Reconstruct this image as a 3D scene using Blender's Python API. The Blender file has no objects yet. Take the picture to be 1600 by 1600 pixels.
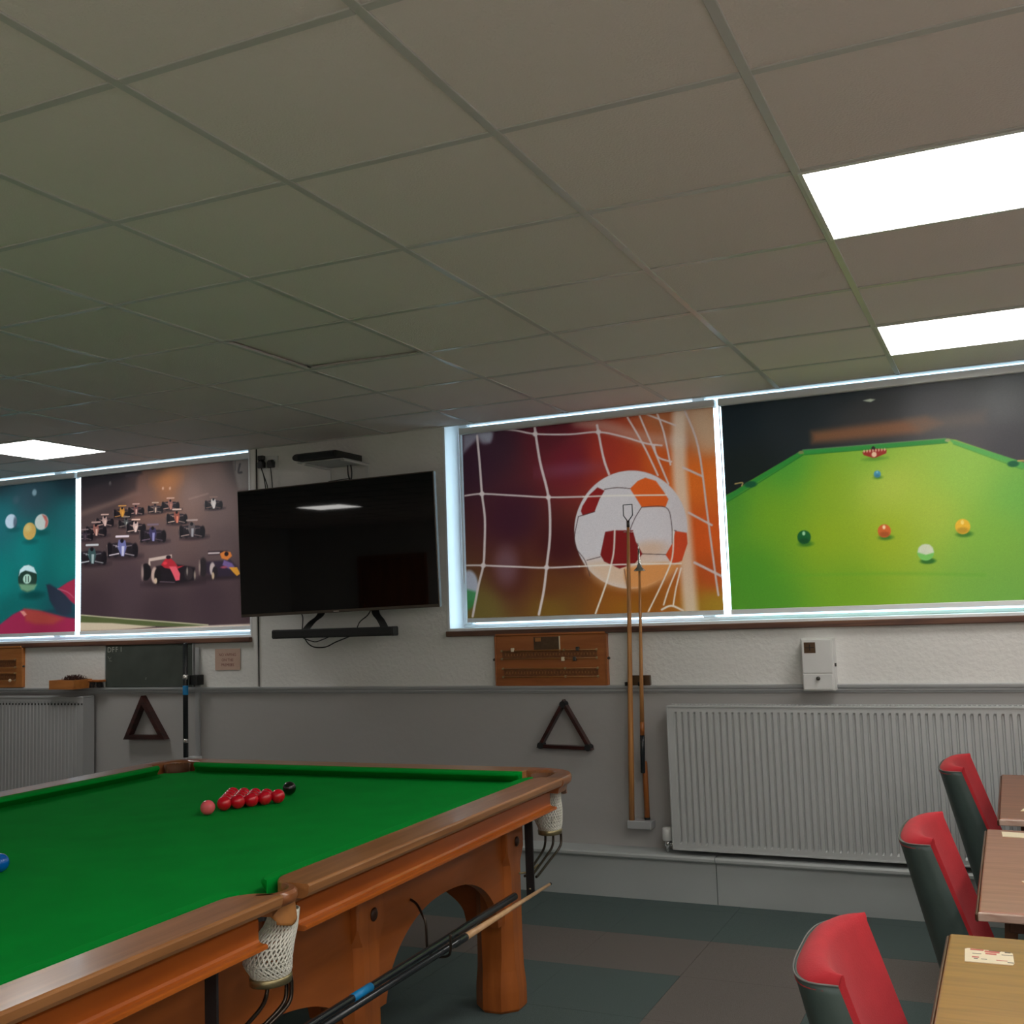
import bpy, bmesh, math, random
import numpy as np
from mathutils import Vector, Matrix
random.seed(7)
PI = math.pi
scene = bpy.context.scene
C = scene.collection

# ---------------------------------------------------------------- camera
cam_data = bpy.data.cameras.new('camera')
cam_data.sensor_fit = 'HORIZONTAL'; cam_data.sensor_width = 36.0
cam_data.lens = 36.0*1699.178/1600.0
cam_data.clip_start = 0.05; cam_data.clip_end = 200
cam = bpy.data.objects.new('camera', cam_data); C.objects.link(cam)
def cam_axes(y, p, r):
    f = Vector((math.sin(y)*math.cos(p), math.cos(y)*math.cos(p), math.sin(p)))
    rt = Vector((math.cos(y), -math.sin(y), 0)); up = rt.cross(f)
    return math.cos(r)*rt+math.sin(r)*up, -math.sin(r)*rt+math.cos(r)*up, f
rt_, up_, fw_ = cam_axes(-0.42599, 0.09487, -0.03383)
M = Matrix(((rt_.x, up_.x, -fw_.x, 0.0), (rt_.y, up_.y, -fw_.y, 0.0), (rt_.z, up_.z, -fw_.z, 1.505), (0, 0, 0, 1)))
cam.matrix_world = M
scene.camera = cam

# ---------------------------------------------------------------- sky, lights, exposure
SKY = 4.6
world = bpy.data.worlds.new('overcast_sky'); scene.world = world
world.use_nodes = True
bgn = world.node_tree.nodes['Background']
bgn.inputs['Color'].default_value = (0.61, 0.82, 1.0, 1); bgn.inputs['Strength'].default_value = SKY
PANEL = 10.0                       # radiance of the ceiling light panels
scene.view_settings.view_transform = 'Standard'
scene.view_settings.look = 'None'
scene.view_settings.gamma = 1.0
scene.view_settings.use_curve_mapping = False
scene.view_settings.exposure = 0.30

# ---------------------------------------------------------------- colour + materials
def lin(c):
    c = c/255.0
    return c/12.92 if c <= 0.04045 else ((c+0.055)/1.055)**2.4
def S(r, g, b): return (lin(r), lin(g), lin(b), 1.0)
def new_mat(name):
    m = bpy.data.materials.new(name); m.use_nodes = True
    nt = m.node_tree; return m, nt, nt.nodes['Principled BSDF']
def plain(name, col, rough=0.5, metal=0.0, noise=0.06, scale=30.0, bump=0.0, bscale=None, spec=None, coat=0.0, sheen=0.0):
    m, nt, b = new_mat(name)
    tc = nt.nodes.new('ShaderNodeTexCoord'); nz = nt.nodes.new('ShaderNodeTexNoise')
    nz.inputs['Scale'].default_value = scale; nz.inputs['Detail'].default_value = 4
    nt.links.new(tc.outputs['Object'], nz.inputs['Vector'])
    mx = nt.nodes.new('ShaderNodeMix'); mx.data_type = 'RGBA'
    mx.inputs['A'].default_value = tuple(min(1, c*(1-noise*2)) for c in col[:3])+(1,)
    mx.inputs['B'].default_value = tuple(min(1, c*(1+noise*2)) for c in col[:3])+(1,)
    nt.links.new(nz.outputs['Fac'], mx.inputs['Factor'])
    nt.links.new(mx.outputs['Result'], b.inputs['Base Color'])
    b.inputs['Roughness'].default_value = rough; b.inputs['Metallic'].default_value = metal
    if spec is not None: b.inputs['Specular IOR Level'].default_value = spec
    if coat: b.inputs['Coat Weight'].default_value = coat; b.inputs['Coat Roughness'].default_value = 0.15
    if sheen: b.inputs['Sheen Weight'].default_value = sheen; b.inputs['Sheen Roughness'].default_value = 0.4
    if bump:
        n2 = nt.nodes.new('ShaderNodeTexNoise'); n2.inputs['Scale'].default_value = bscale or scale; n2.inputs['Detail'].default_value = 3
        nt.links.new(tc.outputs['Object'], n2.inputs['Vector'])
        bp = nt.nodes.new('ShaderNodeBump'); bp.inputs['Strength'].default_value = 1.0; bp.inputs['Distance'].default_value = bump
        nt.links.new(n2.outputs['Fac'], bp.inputs['Height']); nt.links.new(bp.outputs['Normal'], b.inputs['Normal'])
    return m
def wood(name, a, bcol, rough=0.35, axis=1, stretch=14.0, scale=2.2, coat=0.0, detail=6):
    """grain running along the given object axis"""
    m, nt, b = new_mat(name)
    tc = nt.nodes.new('ShaderNodeTexCoord'); mp = nt.nodes.new('ShaderNodeMapping')
    sc = [stretch]*3; sc[axis] = 1.0
    mp.inputs['Scale'].default_value = sc
    nz = nt.nodes.new('ShaderNodeTexNoise'); nz.inputs['Scale'].default_value = scale; nz.inputs['Detail'].default_value = detail; nz.inputs['Distortion'].default_value = 0.6
    nt.links.new(tc.outputs['Object'], mp.inputs['Vector']); nt.links.new(mp.outputs['Vector'], nz.inputs['Vector'])
    cr = nt.nodes.new('ShaderNodeValToRGB'); cr.color_ramp.elements[0].position = 0.33; cr.color_ramp.elements[1].position = 0.68
    cr.color_ramp.elements[0].color = a; cr.color_ramp.elements[1].color = bcol
    nt.links.new(nz.outputs['Fac'], cr.inputs['Fac']); nt.links.new(cr.outputs['Color'], b.inputs['Base Color'])
    b.inputs['Roughness'].default_value = rough
    if coat: b.inputs['Coat Weight'].default_value = coat; b.inputs['Coat Roughness'].default_value = 0.12
    bp = nt.nodes.new('ShaderNodeBump'); bp.inputs['Strength'].default_value = 0.25; bp.inputs['Distance'].default_value = 0.001
    nt.links.new(nz.outputs['Fac'], bp.inputs['Height']); nt.links.new(bp.outputs['Normal'], b.inputs['Normal'])
    return m

M_ = {}
M_['paper'] = plain('textured_wallpaper_cream', (0.78, 0.77, 0.745, 1), 0.75, noise=0.03, scale=3, bump=0.004, bscale=40)
M_['grey'] = plain('grey_satin_paint', (0.43, 0.418, 0.41, 1), 0.45, noise=0.03, scale=2, bump=0.0015, bscale=20)
M_['greyrail'] = plain('grey_gloss_paint', (0.42, 0.43, 0.44, 1), 0.3, noise=0.03, scale=6)
M_['plinth'] = plain('grey_blue_paint', (0.46, 0.49, 0.49, 1), 0.4, noise=0.04, scale=2.5)
M_['tile'] = plain('ceiling_tile_white', (0.82, 0.75, 0.725, 1), 0.95, noise=0.015, scale=2.2, bump=0.002, bscale=160, spec=0.2)
M_['tbar'] = plain('ceiling_bar_enamel', (0.56, 0.55, 0.53, 1), 0.3, noise=0.02, scale=6)
M_['white'] = plain('white_upvc', (0.86, 0.88, 0.90, 1), 0.35, noise=0.02, scale=5)
M_['whitepaint'] = plain('white_gloss', (0.74, 0.74, 0.73, 1), 0.4, noise=0.02, scale=5)
M_['brownsill'] = wood('brown_sill_wood', S(70, 45, 40), S(120, 82, 62), 0.5, axis=0)
M_['rad'] = plain('radiator_enamel', (0.52, 0.535, 0.535, 1), 0.38, noise=0.02, scale=4)
M_['radgrey'] = plain('radiator_grey_paint', (0.42, 0.425, 0.43, 1), 0.35, noise=0.02, scale=4)
M_['chrome'] = plain('chrome', (0.7, 0.7, 0.7, 1), 0.2, metal=1.0, noise=0.0)
M_['darkmetal'] = plain('dark_metal', (0.10, 0.095, 0.09, 1), 0.35, metal=0.8, noise=0.05)
M_['bronze'] = plain('aged_bronze_rod', (0.07, 0.055, 0.045, 1), 0.3, metal=0.9, noise=0.1)
M_['brass'] = plain('dull_brass', (0.42, 0.35, 0.19, 1), 0.35, metal=0.85, noise=0.1)
M_['black'] = plain('black_plastic', (0.012, 0.012, 0.013, 1), 0.35, noise=0.05)
M_['blackmatt'] = plain('black_matt', (0.015, 0.015, 0.016, 1), 0.7, noise=0.05)
M_['blackshaft'] = plain('black_lacquer', (0.018, 0.022, 0.025, 1), 0.22, noise=0.05)
M_['leather'] = plain('black_leather_strap', (0.012, 0.011, 0.012, 1), 0.5, noise=0.1, bump=0.0004, bscale=300)
M_['tan'] = plain('tan_leather', S(176, 116, 60), 0.55, noise=0.08, scale=40)
M_['flap'] = plain('pale_leather', S(190, 150, 130), 0.6, noise=0.08, scale=40)
M_['tape'] = plain('blue_tape', S(20, 140, 205), 0.45, noise=0.04)
M_['net'] = plain('white_pocket_cord', (0.72, 0.70, 0.62, 1), 0.85, noise=0.06, scale=60)
M_['cloth'] = plain('green_baize', (0.0005, 0.31, 0.036, 1), 0.95, noise=0.08, scale=6, bump=0.0003, bscale=700, spec=0.08)
M_['rail'] = wood('rail_oak', S(148, 96, 54), S(176, 120, 72), 0.3, axis=1, stretch=16, scale=2.4, coat=0.35)
M_['rail_x'] = wood('rail_oak_end', S(148, 96, 54), S(176, 120, 72), 0.3, axis=0, stretch=16, scale=2.4, coat=0.35)
M_['apron'] = wood('orange_varnished_oak', S(164, 80, 20), S(186, 98, 32), 0.33, axis=1, stretch=9, scale=1.6, coat=0.25)
M_['frame'] = wood('frame_oak', S(150, 78, 26), S(174, 94, 38), 0.36, axis=1, stretch=7, scale=2.0, coat=0.2)
M_['leg'] = wood('leg_oak', S(156, 82, 30), S(182, 100, 42), 0.36, axis=2, stretch=10, scale=2.2, coat=0.2)
M_['horn'] = wood('pocket_plate_wood', S(138, 82, 44), S(164, 102, 60), 0.3, axis=1, stretch=6, scale=4, coat=0.4)
M_['score'] = wood('scoreboard_mahogany', S(152, 84, 38), S(178, 106, 54), 0.35, axis=0, stretch=9, scale=2.0)
M_['score2'] = wood('scoreboard_light_oak', S(172, 104, 48), S(198, 128, 66), 0.35, axis=0, stretch=9, scale=2.0)
M_['railbrass'] = plain('score_rail_brass', S(156, 104, 52), 0.4, metal=0.0, noise=0.15, scale=60)
M_['scoredark'] = plain('score_strip_dark', S(122, 72, 36), 0.5, noise=0.3, scale=90)
M_['triwood'] = wood('dark_mahogany', S(40, 20, 18), S(74, 36, 32), 0.3, axis=0, stretch=8, scale=3)
M_['chalk'] = plain('chalkboard_slate', S(66, 72, 66), 0.8, noise=0.25, scale=7)
M_['chalkw'] = plain('chalk_marks', S(165, 168, 158), 0.9, noise=0.2, scale=120)
M_['cue'] = wood('cue_ash', S(176, 118, 66), S(206, 150, 92), 0.3, axis=2, stretch=16, scale=3)
M_['cuepale'] = wood('cue_maple', S(214, 168, 122), S(232, 188, 142), 0.3, axis=2, stretch=10, scale=3)
M_['cuered'] = wood('cue_butt_redwood', S(150, 86, 40), S(180, 108, 52), 0.3, axis=2, stretch=14, scale=3)
M_['paperpink'] = plain('pink_notice_paper', S(198, 168, 152), 0.8, noise=0.02)
M_['inkred'] = plain('notice_ink', S(122, 66, 62), 0.8, noise=0.02)
M_['redfab'] = plain('red_velour', (0.50, 0.022, 0.032, 1), 0.9, noise=0.10, scale=14, bump=0.0006, bscale=260, sheen=0.08)
M_['greenfab'] = plain('dark_green_leathercloth', (0.050, 0.078, 0.072, 1), 0.45, noise=0.10, scale=10, bump=0.0005, bscale=90)
M_['piping'] = plain('grey_piping', (0.17, 0.17, 0.16, 1), 0.5, noise=0.04)
M_['ttop'] = wood('tabletop_brown_oak', S(146, 90, 64), S(172, 114, 86), 0.32, axis=0, stretch=12, scale=3, coat=0.2)
M_['ttop_red'] = wood('tabletop_redbrown_oak', S(122, 70, 40), S(156, 94, 58), 0.3, axis=0, stretch=12, scale=3, coat=0.2)
M_['ttop_yel'] = wood('tabletop_golden_oak', S(148, 98, 34), S(174, 120, 46), 0.32, axis=0, stretch=12, scale=3, coat=0.2)
M_['tedge'] = wood('table_edge_highlight', S(180, 140, 120), S(222, 196, 180), 0.35, axis=0, stretch=4, scale=9)  # pale colour paints the highlight along the near lipping
M_['tedgedark'] = wood('table_edge_dark', S(74, 44, 30), S(104, 66, 44), 0.35, axis=1, stretch=6, scale=4)
M_['boltwood'] = plain('dark_bolt_cover', S(66, 38, 24), 0.4, noise=0.1)
M_['iron'] = plain('black_iron', (0.02, 0.02, 0.02, 1), 0.45, noise=0.1)
M_['card'] = plain('cream_card', S(238, 222, 190), 0.6, noise=0.02)
M_['cardred'] = plain('card_red_print', S(206, 110, 96), 0.6, noise=0.03)
M_['cardink'] = plain('card_black_print', S(80, 70, 66), 0.6, noise=0.03)
M_['carpetg'] = plain('carpet_green', (0.11, 0.145, 0.14, 1), 1.0, noise=0.30, scale=420, bump=0.003, bscale=420, spec=0.05)
M_['carpetb'] = plain('carpet_brown', (0.185, 0.165, 0.152, 1), 1.0, noise=0.30, scale=420, bump=0.003, bscale=420, spec=0.05)
M_['boards'] = wood('pale_bounce_boards', S(205, 196, 182), S(225, 217, 205), 0.5, axis=0, stretch=14, scale=1.2)
M_['rear'] = plain('rear_wall_paint', (0.74, 0.71, 0.66, 1), 0.7, noise=0.04, scale=3)
M_['pine'] = wood('orange_pine', S(150, 74, 26), S(196, 110, 44), 0.4, axis=2, stretch=8, scale=2)
M_['pave'] = plain('paving_grey', (0.25, 0.25, 0.25, 1), 0.9, noise=0.1, scale=3)
M_['slate'] = plain('slate_bed', (0.06, 0.06, 0.065, 1), 0.7, noise=0.1, scale=8)
M_['plate'] = plain('dark_plaque', S(92, 70, 52), 0.3, metal=0.5, noise=0.2, scale=40)
M_['pocketdark'] = plain('pocket_lining', S(112, 72, 48), 0.6, noise=0.1)

def tv_glass():
    m, nt, b = new_mat('tv_screen_glass')
    b.inputs['Base Color'].default_value = (0.0015, 0.0022, 0.003, 1); b.inputs['Roughness'].default_value = 0.025
    b.inputs['Specular IOR Level'].default_value = 0.4
    return m
M_['tv'] = tv_glass()
M_['tvbezel'] = plain('tv_bezel_bronze', S(88, 80, 72), 0.35, metal=0.6, noise=0.03)
def emis(name, col, strength):
    m, nt, b = new_mat(name)
    b.inputs['Base Color'].default_value = (0.8, 0.8, 0.8, 1)
    b.inputs['Emission Color'].default_value = col; b.inputs['Emission Strength'].default_value = strength
    return m
M_['panel'] = emis('light_panel_diffuser', (1.0, 0.975, 0.93, 1), PANEL)
def glass_mat():
    m = bpy.data.materials.new('window_glass'); m.use_nodes = True; nt = m.node_tree; nt.nodes.clear()
    o = nt.nodes.new('ShaderNodeOutputMaterial'); g = nt.nodes.new('ShaderNodeBsdfGlossy'); t = nt.nodes.new('ShaderNodeBsdfTransparent')
    lw = nt.nodes.new('ShaderNodeLayerWeight'); lw.inputs['Blend'].default_value = 0.5
    pw = nt.nodes.new('ShaderNodeMath'); pw.operation = 'POWER'; pw.inputs[1].default_value = 4.0
    fr = nt.nodes.new('ShaderNodeMath'); fr.operation = 'MULTIPLY_ADD'; fr.inputs[1].default_value = 0.7; fr.inputs[2].default_value = 0.04
    nt.links.new(lw.outputs['Facing'], pw.inputs[0]); nt.links.new(pw.outputs[0], fr.inputs[0]); mx = nt.nodes.new('ShaderNodeMixShader')
    g.inputs['Roughness'].default_value = 0.02; t.inputs['Color'].default_value = (0.93, 0.97, 0.96, 1)
    nt.links.new(fr.outputs[0], mx.inputs[0]); nt.links.new(t.outputs[0], mx.inputs[1]); nt.links.new(g.outputs[0], mx.inputs[2]); nt.links.new(mx.outputs[0], o.inputs[0])
    return m
M_['glass'] = glass_mat()
def ball_mat(name, col):
    m, nt, b = new_mat(name); b.inputs['Base Color'].default_value = col; b.inputs['Roughness'].default_value = 0.25
    b.inputs['Specular IOR Level'].default_value = 0.15; b.inputs['Coat Weight'].default_value = 1.0; b.inputs['Coat Roughness'].default_value = 0.0
    return m
def print_mat(name):
    """printed roller blind cloth: the print is a colour attribute, daylight passes through the weave"""
    m = bpy.data.materials.new(name); m.use_nodes = True; nt = m.node_tree; nt.nodes.clear()
    o = nt.nodes.new('ShaderNodeOutputMaterial'); at = nt.nodes.new('ShaderNodeAttribute'); at.attribute_name = 'print'
    nz = nt.nodes.new('ShaderNodeTexNoise'); nz.inputs['Scale'].default_value = 260; tc = nt.nodes.new('ShaderNodeTexCoord')
    nt.links.new(tc.outputs['Object'], nz.inputs['Vector'])
    mp = nt.nodes.new('ShaderNodeMapRange'); mp.inputs['To Min'].default_value = 0.9; mp.inputs['To Max'].default_value = 1.1
    nt.links.new(nz.outputs['Fac'], mp.inputs['Value'])
    vm = nt.nodes.new('ShaderNodeVectorMath'); vm.operation = 'SCALE'
    nt.links.new(at.outputs['Color'], vm.inputs[0]); nt.links.new(mp.outputs['Result'], vm.inputs['Scale'])
    d = nt.nodes.new('ShaderNodeBsdfDiffuse'); t = nt.nodes.new('ShaderNodeBsdfTranslucent'); g = nt.nodes.new('ShaderNodeBsdfGlossy')
    g.inputs['Roughness'].default_value = 0.45
    nt.links.new(vm.outputs[0], d.inputs['Color']); nt.links.new(vm.outputs[0], t.inputs['Color'])
    mx = nt.nodes.new('ShaderNodeMixShader'); mx.inputs[0].default_value = 0.42
    nt.links.new(d.outputs[0], mx.inputs[1]); nt.links.new(t.outputs[0], mx.inputs[2])
    m2 = nt.nodes.new('ShaderNodeMixShader'); m2.inputs[0].default_value = 0.025
    nt.links.new(mx.outputs[0], m2.inputs[1]); nt.links.new(g.outputs[0], m2.inputs[2]); nt.links.new(m2.outputs[0], o.inputs[0])
    return m
M_['print'] = print_mat('printed_blind_cloth')

# ---------------------------------------------------------------- mesh helpers
def tag(o, label=None, cat=None, group=None, kind=None):
    if label: o['label'] = label
    if cat: o['category'] = cat
    if group: o['group'] = group
    if kind: o['kind'] = kind
    return o
def empty(name, loc=(0, 0, 0), rz=0.0, label=None, cat=None, group=None, kind=None):
    o = bpy.data.objects.new(name, None); C.objects.link(o); o.empty_display_size = 0.1
    o.location = loc; o.rotation_euler = (0, 0, rz)
    return tag(o, label, cat, group, kind)
def link_mesh(name, me, mat, parent=None, loc=None):
    o = bpy.data.objects.new(name, me); C.objects.link(o)
    if mat is not None and len(me.materials) == 0:
        for m in (mat if isinstance(mat, (list, tuple)) else [mat]): me.materials.append(m)
    if parent is not None: o.parent = parent
    if loc is not None: o.location = loc
    return o
class MB:
    def __init__(s): s.bm = bmesh.new()
    def box(s, x0, x1, y0, y1, z0, z1, bev=0.0, seg=1, mi=0, mat=None):
        vs = [s.bm.verts.new((x, y, z)) for x in (x0, x1) for y in (y0, y1) for z in (z0, z1)]
        f = [(0, 1, 3, 2), (4, 6, 7, 5), (0, 4, 5, 1), (2, 3, 7, 6), (0, 2, 6, 4), (1, 5, 7, 3)]
        fs = [s.bm.faces.new([vs[i] for i in q]) for q in f]
        for q in fs: q.material_index = mi
        geo = list(vs)
        if bev > 0:
            es = list({e for q in fs for e in q.edges})
            r = bmesh.ops.bevel(s.bm, geom=es, offset=bev, segments=seg, affect='EDGES', profile=0.5)
            geo = list({v for q in r['faces'] for v in q.verts} | {v for v in vs if v.is_valid})
            for q in r['faces']: q.material_index = mi
        if mat is not None: bmesh.ops.transform(s.bm, matrix=mat, verts=[v for v in geo if v.is_valid])
        return s
    def loft(s, rings, closed=True, cap=True, mi=0, smooth=True, loop=False):
        """rings: lists of points with equal count; closed: each ring is a loop; loop: last ring joins the first"""
        R = [[s.bm.verts.new(p) for p in r] for r in rings]
        n = len(R[0]); k = len(R)
        for i in range(k if loop else k-1):
            a, b = R[i], R[(i+1) % k]
            for j in range(n if closed else n-1):
                f = s.bm.faces.new((a[j], a[(j+1) % n], b[(j+1) % n], b[j])); f.smooth = smooth; f.material_index = mi
        if cap and closed and not loop:
            for r in (R[0], R[-1][::-1]):
                try: f = s.bm.faces.new(r); f.material_index = mi
                except ValueError: pass
        return s
    def tube(s, pts, r, n=10, cap=True, mi=0):
        pts = [Vector(p) for p in pts]; rad = r if isinstance(r, (list, tuple)) else [r]*len(pts)
        rings = []; prev = None
        for i, p in enumerate(pts):
            d = (pts[min(i+1, len(pts)-1)]-pts[max(i-1, 0)]).normalized()
            if prev is None:
                a = Vector((0, 0, 1)) if abs(d.z) < 0.9 else Vector((1, 0, 0))
                u = d.cross(a).normalized()
            else: u = (prev-d*prev.dot(d)).normalized()
            w = d.cross(u); prev = u
            rings.append([p+(u*math.cos(2*PI*k/n)+w*math.sin(2*PI*k/n))*rad[i] for k in range(n)])
        return s.loft(rings, cap=cap, mi=mi)
    def lathe(s, prof, n=24, c=(0, 0, 0), mi=0):
        rings = [[(c[0]+r*math.cos(2*PI*k/n), c[1]+r*math.sin(2*PI*k/n), c[2]+z) for k in range(n)] for r, z in prof]
        return s.loft(rings, mi=mi)
    def prism(s, pts, axis, lo, hi, mi=0, smooth=False):
        """2-D outline extruded along axis (0,1,2)"""
        def mk(a, b, t):
            return [(t, a, b), (a, t, b), (a, b, t)][axis]
        A = [s.bm.verts.new(mk(a, b, lo)) for a, b in pts]; B = [s.bm.verts.new(mk(a, b, hi)) for a, b in pts]
        n = len(pts)
        for i in range(n):
            f = s.bm.faces.new((A[i], A[(i+1) % n], B[(i+1) % n], B[i])); f.material_index = mi; f.smooth = smooth
        for q in (A, B):
            f = s.bm.faces.new(q); f.material_index = mi
        return s
    def build(s, name, mat, parent=None, loc=None, smooth_angle=None, tri=False):
        bmesh.ops.recalc_face_normals(s.bm, faces=s.bm.faces)
        if tri: bmesh.ops.triangulate(s.bm, faces=[f for f in s.bm.faces if len(f.verts) > 4])
        me = bpy.data.meshes.new(name); s.bm.to_mesh(me); s.bm.free()
        if smooth_angle:
            try: me.set_sharp_from_angle(angle=smooth_angle)
            except Exception: pass
        return link_mesh(name, me, mat, parent, loc)
def text_mesh(body, size, font=None):
    cu = bpy.data.curves.new('lettering', 'FONT'); cu.body = body; cu.size = size; cu.align_x = 'CENTER'; cu.align_y = 'CENTER'; cu.resolution_u = 2
    ob = bpy.data.objects.new('lettering', cu); C.objects.link(ob)
    dg = bpy.context.evaluated_depsgraph_get(); me = bpy.data.meshes.new_from_object(ob.evaluated_get(dg))
    bpy.data.objects.remove(ob); return me
def arc(cx, cy, r, a0, a1, n):
    return [(cx+r*math.cos(a0+(a1-a0)*i/n), cy+r*math.sin(a0+(a1-a0)*i/n)) for i in range(n+1)]
LIT = ((0.987, 1.117, 1.286), (1.246, 1.437, 1.958), (1.179, 1.571, 1.718), (1.093, 0.981, 1.131))
TVT = -0.018
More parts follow.
